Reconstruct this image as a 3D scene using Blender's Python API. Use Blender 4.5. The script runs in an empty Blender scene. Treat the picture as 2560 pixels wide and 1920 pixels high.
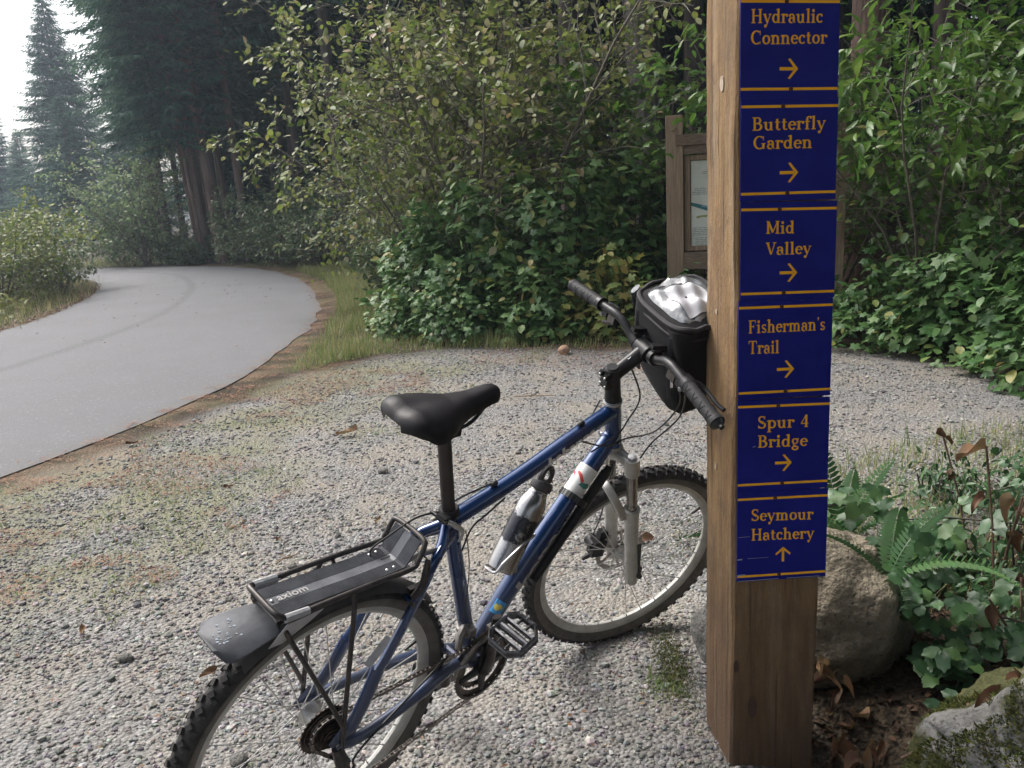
import bpy, bmesh, math, random
import numpy as np
from math import radians as R, sin, cos, pi, sqrt, atan2
from mathutils import Vector, Matrix

sc = bpy.context.scene
# ------------------------------------------------------------------ camera
CAM_H, PITCH, ROLL, FPX = 1.381, R(12.72), R(-3.187), 2087.6
cam_d = bpy.data.cameras.new('camera'); cam = bpy.data.objects.new('camera', cam_d)
sc.collection.objects.link(cam); sc.camera = cam
cam_d.sensor_width = 36; cam_d.lens = FPX / 2560 * 36
cam_d.clip_start = 0.02; cam_d.clip_end = 400
_f = Vector((0, cos(PITCH), -sin(PITCH))); _r = Vector((1, 0, 0)); _u = _r.cross(_f)
_rr = _r * cos(ROLL) + _u * sin(ROLL); _uu = _u * cos(ROLL) - _r * sin(ROLL)
M = Matrix((_rr, _uu, -_f)).transposed().to_4x4(); M.translation = (0, 0, CAM_H)
cam.matrix_world = M
CAMP = np.array([0, 0, CAM_H])

# ------------------------------------------------------------------ sky, sun, exposure
SUN_AZ, SUN_EL = R(-48), R(52)      # azimuth from +Y towards +X
w = bpy.data.worlds.new('World'); sc.world = w; w.use_nodes = True
nt = w.node_tree; nt.nodes.clear()
sky = nt.nodes.new('ShaderNodeTexSky'); sky.sky_type = 'NISHITA'; sky.sun_disc = False
sky.sun_elevation = SUN_EL; sky.sun_rotation = SUN_AZ
sky.air_density = 1.0; sky.dust_density = 6.0; sky.ozone_density = 1.0
hs = nt.nodes.new('ShaderNodeHueSaturation'); hs.inputs['Saturation'].default_value = 0.5
bg = nt.nodes.new('ShaderNodeBackground'); bg.inputs['Strength'].default_value = 0.15
wo = nt.nodes.new('ShaderNodeOutputWorld')
nt.links.new(sky.outputs[0], hs.inputs['Color']); nt.links.new(hs.outputs[0], bg.inputs[0]); nt.links.new(bg.outputs[0], wo.inputs[0])
sd = bpy.data.lights.new('sun', 'SUN'); sd.energy = 1.35; sd.angle = R(24); sd.color = (1.0, .975, .94)
sun = bpy.data.objects.new('sun', sd); sc.collection.objects.link(sun)
dv = Vector((sin(SUN_AZ) * cos(SUN_EL), cos(SUN_AZ) * cos(SUN_EL), sin(SUN_EL)))
sun.rotation_euler = dv.to_track_quat('Z', 'Y').to_euler(); sun.location = dv * 60
sc.view_settings.view_transform = 'Standard'; sc.view_settings.look = 'None'
sc.view_settings.exposure = 1.12; sc.view_settings.gamma = 1; sc.view_settings.use_curve_mapping = False
sc.render.engine = 'CYCLES'
cy = sc.cycles
cy.use_denoising = True; cy.max_bounces = 6; cy.diffuse_bounces = 3; cy.glossy_bounces = 3
cy.transmission_bounces = 4; cy.volume_bounces = 0; cy.transparent_max_bounces = 6
cy.volume_step_rate = 5; cy.volume_max_steps = 32; cy.sample_clamp_indirect = 4

HAZE = 0.0018
rng = np.random.default_rng(11); rnd = random.Random(5)

# ------------------------------------------------------------------ materials
def mat(name, col, rough=.6, metal=0., noise=None, bump=None, col2=None, spec=.5, coat=0., voro=None, stretch=None, transl=0.):
    m = bpy.data.materials.new(name); m.use_nodes = True; t = m.node_tree; b = t.nodes['Principled BSDF']
    b.inputs['Roughness'].default_value = rough; b.inputs['Metallic'].default_value = metal
    b.inputs['Specular IOR Level'].default_value = spec
    if coat: b.inputs['Coat Weight'].default_value = coat; b.inputs['Coat Roughness'].default_value = .12
    b.inputs['Base Color'].default_value = (*col, 1)
    tc = t.nodes.new('ShaderNodeTexCoord'); mp = t.nodes.new('ShaderNodeMapping'); t.links.new(tc.outputs['Object'], mp.inputs[0])
    if stretch: mp.inputs['Scale'].default_value = stretch
    if noise:
        n = t.nodes.new('ShaderNodeTexNoise'); n.inputs['Scale'].default_value = noise; n.inputs['Detail'].default_value = 6; n.inputs['Roughness'].default_value = .65
        t.links.new(mp.outputs[0], n.inputs['Vector'])
        cr = t.nodes.new('ShaderNodeValToRGB'); cr.color_ramp.elements[0].position = .35; cr.color_ramp.elements[1].position = .68
        cr.color_ramp.elements[0].color = (*col, 1); cr.color_ramp.elements[1].color = (*(col2 or col), 1)
        t.links.new(n.outputs['Fac'], cr.inputs[0]); t.links.new(cr.outputs[0], b.inputs['Base Color'])
    if bump:
        n2 = t.nodes.new('ShaderNodeTexNoise'); n2.inputs['Scale'].default_value = bump[0]; n2.inputs['Detail'].default_value = 5
        t.links.new(mp.outputs[0], n2.inputs['Vector'])
        bp = t.nodes.new('ShaderNodeBump'); bp.inputs['Distance'].default_value = bump[1]; bp.inputs['Strength'].default_value = 1
        t.links.new(n2.outputs['Fac'], bp.inputs['Height']); t.links.new(bp.outputs[0], b.inputs['Normal'])
    return m

def leafmat(name, stops, rough=.45, transl=.35, back=1.25, spec=.5):
    """stops: list of (pos, colour) picked by the per leaf value 'rnd'"""
    m = bpy.data.materials.new(name); m.use_nodes = True; t = m.node_tree; b = t.nodes['Principled BSDF']
    a = t.nodes.new('ShaderNodeAttribute'); a.attribute_name = 'rnd'
    cr = t.nodes.new('ShaderNodeValToRGB'); e = cr.color_ramp.elements
    e[0].position, e[0].color = stops[0][0], (*stops[0][1], 1); e[1].position, e[1].color = stops[-1][0], (*stops[-1][1], 1)
    for p, c in stops[1:-1]:
        x = e.new(p); x.color = (*c, 1)
    t.links.new(a.outputs['Fac'], cr.inputs[0])
    tc = t.nodes.new('ShaderNodeTexCoord'); n = t.nodes.new('ShaderNodeTexNoise'); n.inputs['Scale'].default_value = 35
    t.links.new(tc.outputs['Object'], n.inputs['Vector'])
    mx = t.nodes.new('ShaderNodeMix'); mx.data_type = 'RGBA'; mx.blend_type = 'MULTIPLY'; mx.inputs[0].default_value = .5
    t.links.new(cr.outputs[0], mx.inputs[6]); t.links.new(n.outputs['Color'], mx.inputs[7])
    ml = t.nodes.new('ShaderNodeMix'); ml.data_type = 'RGBA'; ml.blend_type = 'MULTIPLY'; ml.inputs[0].default_value = 1; ml.inputs[7].default_value = (1.35, 1.35, 1.35, 1)
    t.links.new(mx.outputs[2], ml.inputs[6])
    t.links.new(ml.outputs[2], b.inputs['Base Color'])
    b.inputs['Roughness'].default_value = rough; b.inputs['Specular IOR Level'].default_value = spec
    tr = t.nodes.new('ShaderNodeBsdfTranslucent'); t.links.new(ml.outputs[2], tr.inputs['Color'])
    ms = t.nodes.new('ShaderNodeMixShader'); ms.inputs[0].default_value = transl
    t.links.new(b.outputs[0], ms.inputs[1]); t.links.new(tr.outputs[0], ms.inputs[2])
    t.links.new(ms.outputs[0], t.nodes['Material Output'].inputs['Surface'])
    return m

# ------------------------------------------------------------------ object helpers
C = sc.collection
def link(o, parent=None, kind=None):
    C.objects.link(o)
    if parent is not None: o.parent = parent
    if kind: o['kind'] = kind
    return o
def tag(o, label, cat, group=None):
    o['label'] = label; o['category'] = cat
    if group: o['group'] = group
    return o
def thing(name, label, cat, loc=(0, 0, 0), group=None):
    o = bpy.data.objects.new(name, None); o.empty_display_size = .1; C.objects.link(o); o.location = loc
    return tag(o, label, cat, group)

class MB:
    def __init__(s): s.v = []; s.f = []
    def tube(s, pts, r, n=10, closed=False, cap=True, flat=None):
        pts = [Vector(p) for p in pts]; k = len(pts)
        if not hasattr(r, '__len__'): r = [r] * k
        T = []
        for i in range(k):
            a = pts[(i - 1) % k] if (closed or i > 0) else pts[i]; b = pts[(i + 1) % k] if (closed or i < k - 1) else pts[i]
            T.append((b - a).normalized())
        ref = Vector((0, 0, 1)) if abs(T[0].z) < .9 else Vector((1, 0, 0))
        nn = (ref - T[0] * ref.dot(T[0])).normalized(); base = len(s.v)
        for i in range(k):
            nn = (nn - T[i] * nn.dot(T[i])).normalized(); bb = T[i].cross(nn)
            for j in range(n):
                a = 2 * pi * j / n; q = nn * cos(a) + bb * sin(a)
                if flat: q = nn * cos(a) * flat[0] + bb * sin(a) * flat[1]
                s.v.append(tuple(pts[i] + q * r[i]))
        kk = k if closed else k - 1
        for i in range(kk):
            for j in range(n):
                a = base + i * n + j; b = base + i * n + (j + 1) % n; c = base + ((i + 1) % k) * n + (j + 1) % n; d = base + ((i + 1) % k) * n + j
                s.f.append((a, b, c, d))
        if cap and not closed:
            s.f.append(tuple(base + j for j in reversed(range(n)))); s.f.append(tuple(base + (k - 1) * n + j for j in range(n)))
        return s
    def box(s, c, d, Rm=None):
        b = len(s.v); Rm = Rm or Matrix.Identity(3)
        for x in (-.5, .5):
            for y in (-.5, .5):
                for z in (-.5, .5): s.v.append(tuple(Vector(c) + Rm @ Vector((x * d[0], y * d[1], z * d[2]))))
        for q in ((0, 1, 3, 2), (4, 6, 7, 5), (0, 4, 5, 1), (2, 3, 7, 6), (0, 2, 6, 4), (1, 5, 7, 3)): s.f.append(tuple(b + i for i in q))
        return s
    def lathe(s, prof, o, ax, n=24, cap=True):
        """prof: (dist along axis, radius)"""
        ax = Vector(ax).normalized(); ref = Vector((0, 0, 1)) if abs(ax.z) < .9 else Vector((1, 0, 0))
        u = ax.cross(ref).normalized(); v = ax.cross(u); b = len(s.v); o = Vector(o)
        for d, r in prof:
            for j in range(n):
                a = 2 * pi * j / n; s.v.append(tuple(o + ax * d + (u * cos(a) + v * sin(a)) * r))
        for i in range(len(prof) - 1):
            for j in range(n):
                s.f.append((b + i * n + j, b + i * n + (j + 1) % n, b + (i + 1) * n + (j + 1) % n, b + (i + 1) * n + j))
        if cap:
            s.f.append(tuple(b + j for j in reversed(range(n)))); s.f.append(tuple(b + (len(prof) - 1) * n + j for j in range(n)))
        return s
    def prism(s, poly, o, ex, ey, ez, th):
        o, ex, ey, ez = map(Vector, (o, ex, ey, ez)); b = len(s.v); n = len(poly)
        for k in (0, th):
            for p in poly: s.v.append(tuple(o + ex * p[0] + ey * p[1] + ez * k))
        s.f.append(tuple(b + i for i in reversed(range(n)))); s.f.append(tuple(b + n + i for i in range(n)))
        for i in range(n): s.f.append((b + i, b + (i + 1) % n, b + n + (i + 1) % n, b + n + i))
        return s
    def tf(s, fn): s.v = [tuple(fn(Vector(p))) for p in s.v]; return s
    def build(s, name, m, parent=None, smooth=True, kind=None, bevel=0):
        me = bpy.data.meshes.new(name); me.from_pydata(s.v, [], s.f); me.update()
        bm = bmesh.new(); bm.from_mesh(me); bmesh.ops.recalc_face_normals(bm, faces=bm.faces)
        if bevel: bmesh.ops.bevel(bm, geom=list(bm.edges), offset=bevel, segments=1, affect='EDGES', clamp_overlap=True)
        bm.to_mesh(me); bm.free()
        if m: me.materials.append(m)
        if smooth:
            me.polygons.foreach_set('use_smooth', [True] * len(me.polygons)); me.set_sharp_from_angle(angle=R(38))
        o = bpy.data.objects.new(name, me); return link(o, parent, kind)

def np_mesh(name, V, F, m, rv=None, smooth=False):
    """V (n,3); F (k,3|4) array"""
    me = bpy.data.meshes.new(name); k, s = F.shape
    me.vertices.add(len(V)); me.vertices.foreach_set('co', V.astype(np.float32).ravel())
    me.loops.add(k * s); me.loops.foreach_set('vertex_index', F.astype(np.int32).ravel())
    me.polygons.add(k); me.polygons.foreach_set('loop_start', np.arange(0, k * s, s, dtype=np.int32))
    me.polygons.foreach_set('use_smooth', np.full(k, bool(smooth)))
    me.update(calc_edges=True)
    if rv is not None:
        a = me.attributes.new('rnd', 'FLOAT', 'POINT'); a.data.foreach_set('value', rv.astype(np.float32))
    if m: me.materials.append(m)
    return me

def unit(a): return a / np.maximum(np.linalg.norm(a, axis=-1, keepdims=True), 1e-9)
def frames(d, n):
    """columns: tip direction, side, normal"""
    d = unit(d); n = unit(n - d * np.sum(d * n, -1, keepdims=True)); s = np.cross(n, d)
    return np.stack([d, s, n], -1)
def scatter(tmpl, P, Fr, S):
    TV, TF = tmpl; N = len(P); k = len(TV)
    V = np.einsum('nij,kj->nki', Fr, TV) * S[:, None, None] + P[:, None, :]
    F = (TF[None] + (np.arange(N) * k)[:, None, None])
    return V.reshape(-1, 3), F.reshape(-1, TF.shape[1])

# leaf shapes (x along the midrib, y across, z up), all triangles
def leaf_simple(wd=.5, curl=.12, fold=.12):
    xs = [0, .22, .5, .78, 1]; ws = [0, .38, .5, .34, 0]
    V = []; F = []
    for i, (x, q) in enumerate(zip(xs, ws)):
        z = -curl * x * x; V += [(x, 0, z), (x, q * wd, z + fold * q), (x, -q * wd, z + fold * q)]
    for i in range(4):
        a = 3 * i; b = a + 3
        if i == 0: F += [(a, b, b + 1), (a, b + 2, b)]
        elif i == 3: F += [(a, b, a + 1), (a, a + 2, b)]
        else: F += [(a, b, b + 1), (a, b + 1, a + 1), (a, a + 2, b + 2), (a, b + 2, b)]
    return np.array(V, float), np.array(F)
def leaf_lobed(depth=.35, curl=.15):
    """five lobed, maple like outline as a fan round the leaf's middle"""
    out = []; lob = [(0, 1.0), (52, .9), (108, .66)]; ang = []
    pts = [(180, .06)]
    seq = [(-150, .42), (-108, .66), (-82, .66 * (1 - depth)), (-52, .9), (-27, .95 * (1 - depth)), (-10, .72), (0, 1.0), (10, .72), (27, .95 * (1 - depth)), (52, .9), (82, .66 * (1 - depth)), (108, .66), (150, .42)]
    V = [(.42, 0, .03)]
    for a, r in [(180, .02)] + seq:
        x = .4 + .6 * r * cos(R(a)); y = .62 * r * sin(R(a)); V.append((x, y, -curl * (x * x * .6 + y * y * 1.2) + .03 * cos(R(a * 5))))
    n = len(V) - 1; F = [(0, 1 + i, 1 + (i + 1) % n) for i in range(n)]
    return np.array(V, float), np.array(F)
def leaf_toothed():
    V = [(.5, 0, .02)]; k = 14
    for i in range(k):
        a = -pi + 2 * pi * i / k; r = (.5 if i % 2 else .43)
        x = .5 + r * cos(a) + (.06 if i == k // 2 else 0); y = .74 * r * sin(a); V.append((x, y, -.12 * x * x + .14 * abs(y)))
    F = [(0, 1 + i, 1 + (i + 1) % k) for i in range(k)]
    return np.array(V, float), np.array(F)
LS = leaf_simple(.62); LN = leaf_simple(.34, .2); LL = leaf_lobed(); LT = leaf_toothed()
LK = (np.array([(0, 0, 0), (.4, .3, .04), (1, 0, -.1), (.45, -.3, .04)], float), np.array([(0, 2, 1), (0, 3, 2)]))

M_bark = mat('bark_brown', (.05, .038, .032), .9, noise=9, col2=(.13, .10, .085), bump=(22, .03), stretch=(1, 1, .12))
M_barkg = mat('bark_grey', (.10, .085, .07), .9, noise=14, col2=(.27, .24, .2), bump=(30, .03), stretch=(1, 1, .14))
M_twig = mat('twig', (.09, .075, .06), .8, noise=20, col2=(.17, .15, .12))
M_twigd = mat('dark_stem', (.035, .03, .022), .8)
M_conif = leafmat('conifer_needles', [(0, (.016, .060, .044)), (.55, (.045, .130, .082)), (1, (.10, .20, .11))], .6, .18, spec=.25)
M_alder = leafmat('alder_leaves', [(0, (.10, .155, .035)), (.5, (.18, .225, .05)), (.78, (.25, .255, .085)), (.88, (.33, .35, .22)), (1, (.24, .15, .06))], .5, .4, spec=.4)
M_thim = leafmat('thimbleberry_leaves', [(0, (.048, .12, .036)), (.45, (.095, .19, .055)), (.75, (.15, .25, .075)), (.9, (.24, .26, .065)), (1, (.33, .26, .085))], .5, .25)
M_grey = leafmat('grey_shrub_leaves', [(0, (.07, .12, .06)), (.6, (.13, .185, .085)), (1, (.22, .23, .11))], .55, .3)
M_bright = leafmat('bright_leaves', [(0, (.05, .12, .025)), (.6, (.10, .20, .03)), (1, (.17, .23, .06))], .4, .42)
M_bram = leafmat('bramble_leaves', [(0, (.02, .06, .020)), (.7, (.042, .10, .034)), (1, (.075, .14, .04))], .45, .2)
M_fern = leafmat('fern_fronds', [(0, (.035, .095, .028)), (1, (.075, .16, .045))], .45, .3)
M_dry = leafmat('dry_leaves', [(0, (.07, .035, .018)), (.5, (.15, .075, .035)), (1, (.24, .16, .085))], .7, .2)
M_grass = leafmat('grass_blades', [(0, (.12, .20, .05)), (.4, (.20, .25, .08)), (.65, (.34, .31, .15)), (1, (.46, .37, .22))], .6, .35)
M_need = leafmat('needle_litter', [(0, (.16, .06, .03)), (.6, (.27, .12, .06)), (1, (.33, .2, .12))], .8, .1)

# ------------------------------------------------------------------ ground
NEAR = np.array([(-9.5, -8), (-6.2, -3), (-4.3, .8), (-3.2, 3.2), (-2.87, 4.44), (-2.59, 5.26), (-2.29, 6.69), (-2.2, 7.9), (-2.28, 9.28), (-2.5, 11.2), (-3.02, 13.16), (-3.8, 15.9), (-4.98, 18.6), (-6.2, 20.6), (-7.8, 22.1), (-11.5, 24.1), (-17, 25.9), (-26, 27.5), (-40, 28)])
FAR = np.array([(-15, -6), (-11, -1), (-8.6, 3), (-7.3, 6.4), (-6.75, 9.2), (-6.63, 10.86), (-6.75, 12.2), (-7.05, 13.5), (-7.6, 15.4), (-8.3, 17.1), (-8.9, 18.3), (-9.6, 19.2), (-10.6, 20.0), (-11.9, 20.7), (-13.5, 21.3), (-16, 22.1), (-20, 22.9), (-28, 23.6), (-40, 24)])
def resample(P, n):
    d = np.r_[0, np.cumsum(np.linalg.norm(np.diff(P, axis=0), axis=1))]
    t = np.linspace(0, d[-1], n); Q = np.stack([np.interp(t, d, P[:, i]) for i in (0, 1)], 1)
    for _ in range(6): Q[1:-1] = (Q[:-2] + 2 * Q[1:-1] + Q[2:]) / 4
    return Q
N_ = resample(NEAR, 180); F_ = resample(FAR, 180)
ROADPOLY = np.vstack([N_, F_[::-1]])
def in_poly(x, y, poly):
    ins = np.zeros(x.shape, bool); j = len(poly) - 1
    for i in range(len(poly)):
        xi, yi = poly[i]; xj, yj = poly[j]
        c = ((yi > y) != (yj > y)) & (x < (xj - xi) * (y - yi) / (yj - yi + 1e-12) + xi); ins ^= c; j = i
    return ins
def dist_line(x, y, P):
    d = np.full(x.shape, 1e9)
    for a, b in zip(P[:-1:1], P[1:]):
        ab = b - a; t = np.clip(((x - a[0]) * ab[0] + (y - a[1]) * ab[1]) / (ab @ ab + 1e-9), 0, 1)
        d = np.minimum(d, np.hypot(x - a[0] - t * ab[0], y - a[1] - t * ab[1]))
    return d
def vn(x, y, s, seed=0):
    """cheap smooth value noise -1..1"""
    x = np.asarray(x, float) * s + seed * 17.3; y = np.asarray(y, float) * s - seed * 9.1
    xi = np.floor(x); yi = np.floor(y); fx = x - xi; fy = y - yi; fx = fx * fx * (3 - 2 * fx); fy = fy * fy * (3 - 2 * fy)
    def hsh(a, b): v = np.sin(a * 127.1 + b * 311.7 + seed * 7.7) * 43758.5453; return v - np.floor(v)
    a = hsh(xi, yi); b = hsh(xi + 1, yi); c = hsh(xi, yi + 1); d = hsh(xi + 1, yi + 1)
    return (a + (b - a) * fx + (c - a) * fy + (a - b - c + d) * fx * fy) * 2 - 1
GRAV = np.array([(-6, -3), (-3.3, 2.6), (-2.5, 4.6), (-2.1, 5.8), (-1.75, 6.9), (-1.1, 7.55), (-.65, 7.72), (.3, 7.5), (.79, 7.25), (2.2, 6.95), (2.9, 6.5), (3.3, 5.2), (4.6, 4.2), (4.2, 3.3), (2.2, 3.4), (1.3, 2.85), (.95, 2.5), (.66, 2.1), (.60, 1.9), (.53, 1.7), (.55, 1.2), (.8, -.5), (1.5, -3)])
def ground_z(x, y):
    x = np.asarray(x, float); y = np.asarray(y, float)
    z = .008 * vn(x, y, 1.4, 1) + .004 * vn(x, y, 5, 2)
    # forest floor rising behind the thicket and far right
    bk = np.clip((y - 8.6 - .12 * x) / 8, 0, 1) * np.clip((x + 3.2) / 3, 0, 1); z = z + .35 * bk
    z = z + .10 * np.clip((x - 3.2) / 3, 0, 1)
    # low bank with the boulders, right foreground
    m = np.exp(-(((x - 1.45) / .55) ** 2 + ((y - 1.9) / .75) ** 2)); z = z + .10 * m - .15 * np.exp(-(((x - .76) / .15) ** 2 + ((y - 1.68) / .17) ** 2))
    near = np.clip(dist_line(x, y, N_[::6]) / .5, 0, 1)
    dfr = dist_line(x, y, F_[::6]); rd = in_poly(x, y, ROADPOLY); z = z * near * np.clip(dfr / .5, 0, 1); z = np.where(rd & (dfr > .35) & (near > .7), -.05, z)
    return z
def axis(lo, a, b, hi, st, g):
    v = list(np.arange(a, b, st)); s = st; t = b
    while t < hi: v.append(t); s *= g; t += s
    v.append(hi); s = st; t = a - st
    while t > lo: v.insert(0, t); s *= g; t -= s
    v.insert(0, lo); return np.array(v)
gx = axis(-110, -4.5, 4.5, 110, .055, 1.09); gy = axis(-40, .5, 9.5, 160, .055, 1.07)
X, Y = np.meshgrid(gx, gy); X = X.ravel(); Y = Y.ravel(); Zg = ground_z(X, Y)
nx, ny = len(gx), len(gy); ii = np.arange(nx * ny).reshape(ny, nx)
F = np.stack([ii[:-1, :-1], ii[:-1, 1:], ii[1:, 1:], ii[1:, :-1]], -1).reshape(-1, 4)
me = np_mesh('ground', np.stack([X, Y, Zg], 1), F, None, smooth=True)
gin = in_poly(X, Y, GRAV); gd = dist_line(X, Y, np.vstack([GRAV, GRAV[:1]]))
grav = np.clip(.5 + np.where(gin, gd, -gd) / .35 + .35 * vn(X, Y, 3, 3), 0, 1)
dn = dist_line(X, Y, N_[::4]); df = dist_line(X, Y, F_[::4])
need = np.clip(.62 - dn / .55 + .8 * vn(X, Y, 3.2, 4) + .5 * vn(X, Y, 9, 14), 0, 1) + .9 * np.clip(1 - df / .35 + .2 * vn(X, Y, 4, 4), 0, 1)
need = np.clip(need, 0, 1)
patch = np.clip((vn(X, Y, 1.1, 5) * .6 + vn(X, Y, 3.1, 6) * .5 + .35 - np.clip((dn - .6) / 2.4, 0, 1) * .9) * 1.6, 0, 1)
for nm, arr in (('grav', grav), ('need', need), ('grs', patch)):
    a = me.attributes.new(nm, 'FLOAT', 'POINT'); a.data.foreach_set('value', arr.astype(np.float32))
gm = bpy.data.materials.new('ground_gravel_and_soil'); gm.use_nodes = True; t = gm.node_tree; b = t.nodes['Principled BSDF']; b.inputs['Roughness'].default_value = .9; b.inputs['Specular IOR Level'].default_value = .2
def nd(t, ty, **k):
    n = t.nodes.new(ty)
    for a, v in k.items(): n.inputs[a].default_value = v
    return n
def ramp(t, src, stops):
    cr = t.nodes.new('ShaderNodeValToRGB'); e = cr.color_ramp.elements
    e[0].position = stops[0][0]; e[0].color = (*stops[0][1], 1); e[1].position = stops[-1][0]; e[1].color = (*stops[-1][1], 1)
    for p, c in stops[1:-1]: q = e.new(p); q.color = (*c, 1)
    t.links.new(src, cr.inputs[0]); return cr.outputs[0]
def mixc(t, f, a, b_):
    m = t.nodes.new('ShaderNodeMix'); m.data_type = 'RGBA'
    t.links.new(f, m.inputs[0])
    for s, v in ((6, a), (7, b_)):
        if isinstance(v, tuple): m.inputs[s].default_value = (*v, 1)
        else: t.links.new(v, m.inputs[s])
    return m.outputs[2]
tc = t.nodes.new('ShaderNodeTexCoord')
v1 = nd(t, 'ShaderNodeTexVoronoi', Scale=75.0); v2 = nd(t, 'ShaderNodeTexVoronoi', Scale=160.0); n1 = nd(t, 'ShaderNodeTexNoise', Scale=2.2, Detail=5.0); n2 = nd(t, 'ShaderNodeTexNoise', Scale=60.0, Detail=5.0)
wv = nd(t, 'ShaderNodeTexNoise', Scale=30.0); 
for q in (v1, v2, n1, n2): t.links.new(tc.outputs['Object'], q.inputs['Vector'])
stone = ramp(t, v1.outputs['Color'], [(.1, (.11, .11, .112)), (.5, (.19, .187, .182)), (.9, (.29, .285, .275))])
stone = mixc(t, ramp(t, n1.outputs['Fac'], [(.4, (0, 0, 0)), (.62, (.75, .75, .75))]), stone, (.25, .225, .19))
soil = ramp(t, n2.outputs['Fac'], [(.3, (.02, .015, .01)), (.7, (.07, .052, .034))])
grs = ramp(t, n2.outputs['Fac'], [(.3, (.10, .12, .045)), (.7, (.2, .19, .09))])
ndl = ramp(t, n2.outputs['Fac'], [(.3, (.17, .10, .065)), (.7, (.31, .22, .155))])
def att(nm): a = t.nodes.new('ShaderNodeAttribute'); a.attribute_name = nm; return a.outputs['Fac']
def mulv(a, k):
    m = t.nodes.new('ShaderNodeMath'); m.operation = 'MULTIPLY'; t.links.new(a, m.inputs[0]); m.inputs[1].default_value = k; return m.outputs[0]
c = mixc(t, att('grav'), soil, stone); c = mixc(t, mulv(att('grs'), .5), c, grs); c = mixc(t, mulv(att('need'), .5), c, ndl)
t.links.new(c, b.inputs['Base Color'])
bp = nd(t, 'ShaderNodeBump', Strength=.9, Distance=.012); t.links.new(v1.outputs['Distance'], bp.inputs['Height'])
bp.invert = True
bp2 = nd(t, 'ShaderNodeBump', Strength=.6, Distance=.004); t.links.new(n2.outputs['Fac'], bp2.inputs['Height']); t.links.new(bp.outputs[0], bp2.inputs['Normal'])
t.links.new(bp2.outputs[0], b.inputs['Normal'])
me.materials.append(gm)
link(bpy.data.objects.new('ground', me), None, 'structure')

# asphalt path
k = 26; tt = np.linspace(0, 1, k)
RV = (N_[:, None, :] * (1 - tt)[None, :, None] + F_[:, None, :] * tt[None, :, None])
edge = .05 * vn(RV[:, :, 0], RV[:, :, 1], 3.0, 9) + .025 * vn(RV[:, :, 0], RV[:, :, 1], 11.0, 8)
RV[:, 0, 0] += edge[:, 0]; RV[:, -1, 0] += edge[:, -1]
cro = .03 * (1 - (2 * tt - 1) ** 2)
RZ = .008 + np.broadcast_to(cro, RV.shape[:2]) * 1.0; RZ = RZ.copy(); 
V = np.concatenate([RV, RZ[..., None]], -1).reshape(-1, 3)
lo1 = np.concatenate([RV[:, 0], np.full((180, 1), -.06)], 1); lo2 = np.concatenate([RV[:, -1], np.full((180, 1), -.06)], 1)
ii = np.arange(180 * k).reshape(180, k)
Fq = np.stack([ii[:-1, :-1], ii[1:, :-1], ii[1:, 1:], ii[:-1, 1:]], -1).reshape(-1, 4)
o1 = 180 * k + np.arange(180); o2 = o1 + 180
Fe = np.vstack([np.stack([ii[:-1, 0], o1[:-1], o1[1:], ii[1:, 0]], -1), np.stack([ii[:-1, -1], ii[1:, -1], o2[1:], o2[:-1]], -1)])
rv = np.concatenate([np.broadcast_to(tt, (180, k)).ravel(), np.zeros(180), np.ones(180)])
am = bpy.data.materials.new('asphalt'); am.use_nodes = True; t = am.node_tree; b = t.nodes['Principled BSDF']; b.inputs['Roughness'].default_value = .82; b.inputs['Specular IOR Level'].default_value = .3
tc = t.nodes.new('ShaderNodeTexCoord'); n1 = nd(t, 'ShaderNodeTexNoise', Scale=1.3, Detail=4.0); n2 = nd(t, 'ShaderNodeTexNoise', Scale=190.0, Detail=2.0); v1 = nd(t, 'ShaderNodeTexVoronoi', Scale=150.0)
for q in (n1, n2, v1): t.links.new(tc.outputs['Object'], q.inputs['Vector'])
base = ramp(t, n2.outputs['Fac'], [(.3, (.10, .10, .107)), (.7, (.165, .166, .175))])
base = mixc(t, mulv(ramp(t, n1.outputs['Fac'], [(.35, (0, 0, 0)), (.7, (1, 1, 1))]), .35), base, (.14, .14, .142))
# faint dark tar seam running along the path
at = t.nodes.new('ShaderNodeAttribute'); at.attribute_name = 'rnd'
sp = nd(t, 'ShaderNodeMath'); sp.operation = 'SUBTRACT'; t.links.new(at.outputs['Fac'], sp.inputs[0]); sp.inputs[1].default_value = .53
ab = nd(t, 'ShaderNodeMath'); ab.operation = 'ABSOLUTE'; t.links.new(sp.outputs[0], ab.inputs[0])
seam = ramp(t, ab.outputs[0], [(0, (.85, .85, .85)), (.012, (.6, .6, .6)), (.03, (0, 0, 0))])
base = mixc(t, seam, base, (.10, .10, .105))
n7 = nd(t, 'ShaderNodeTexNoise', Scale=.55, Detail=6.0, Roughness=.7); t.links.new(tc.outputs['Object'], n7.inputs['Vector'])
base = mixc(t, mulv(ramp(t, n7.outputs['Fac'], [(.42, (0, 0, 0)), (.6, (1, 1, 1))]), .28), base, (.10, .10, .10))
v9 = nd(t, 'ShaderNodeTexVoronoi', Scale=70.0); t.links.new(tc.outputs['Object'], v9.inputs['Vector'])
base = mixc(t, ramp(t, v9.outputs['Color'], [(.80, (0, 0, 0)), (.92, (.55, .55, .55))]), base, (.23, .23, .225))
edg = ramp(t, at.outputs['Fac'], [(0, (.7, .7, .7)), (.03, (0, 0, 0))])
base = mixc(t, edg, base, (.12, .115, .11))
t.links.new(base, b.inputs['Base Color'])
bp = nd(t, 'ShaderNodeBump', Strength=.6, Distance=.004); t.links.new(v1.outputs['Distance'], bp.inputs['Height']); t.links.new(bp.outputs[0], b.inputs['Normal'])
me = np_mesh('path', np.vstack([V, lo1, lo2]), np.vstack([Fq, Fe]), am, rv, smooth=False)
link(bpy.data.objects.new('path', me), None, 'structure')

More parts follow.
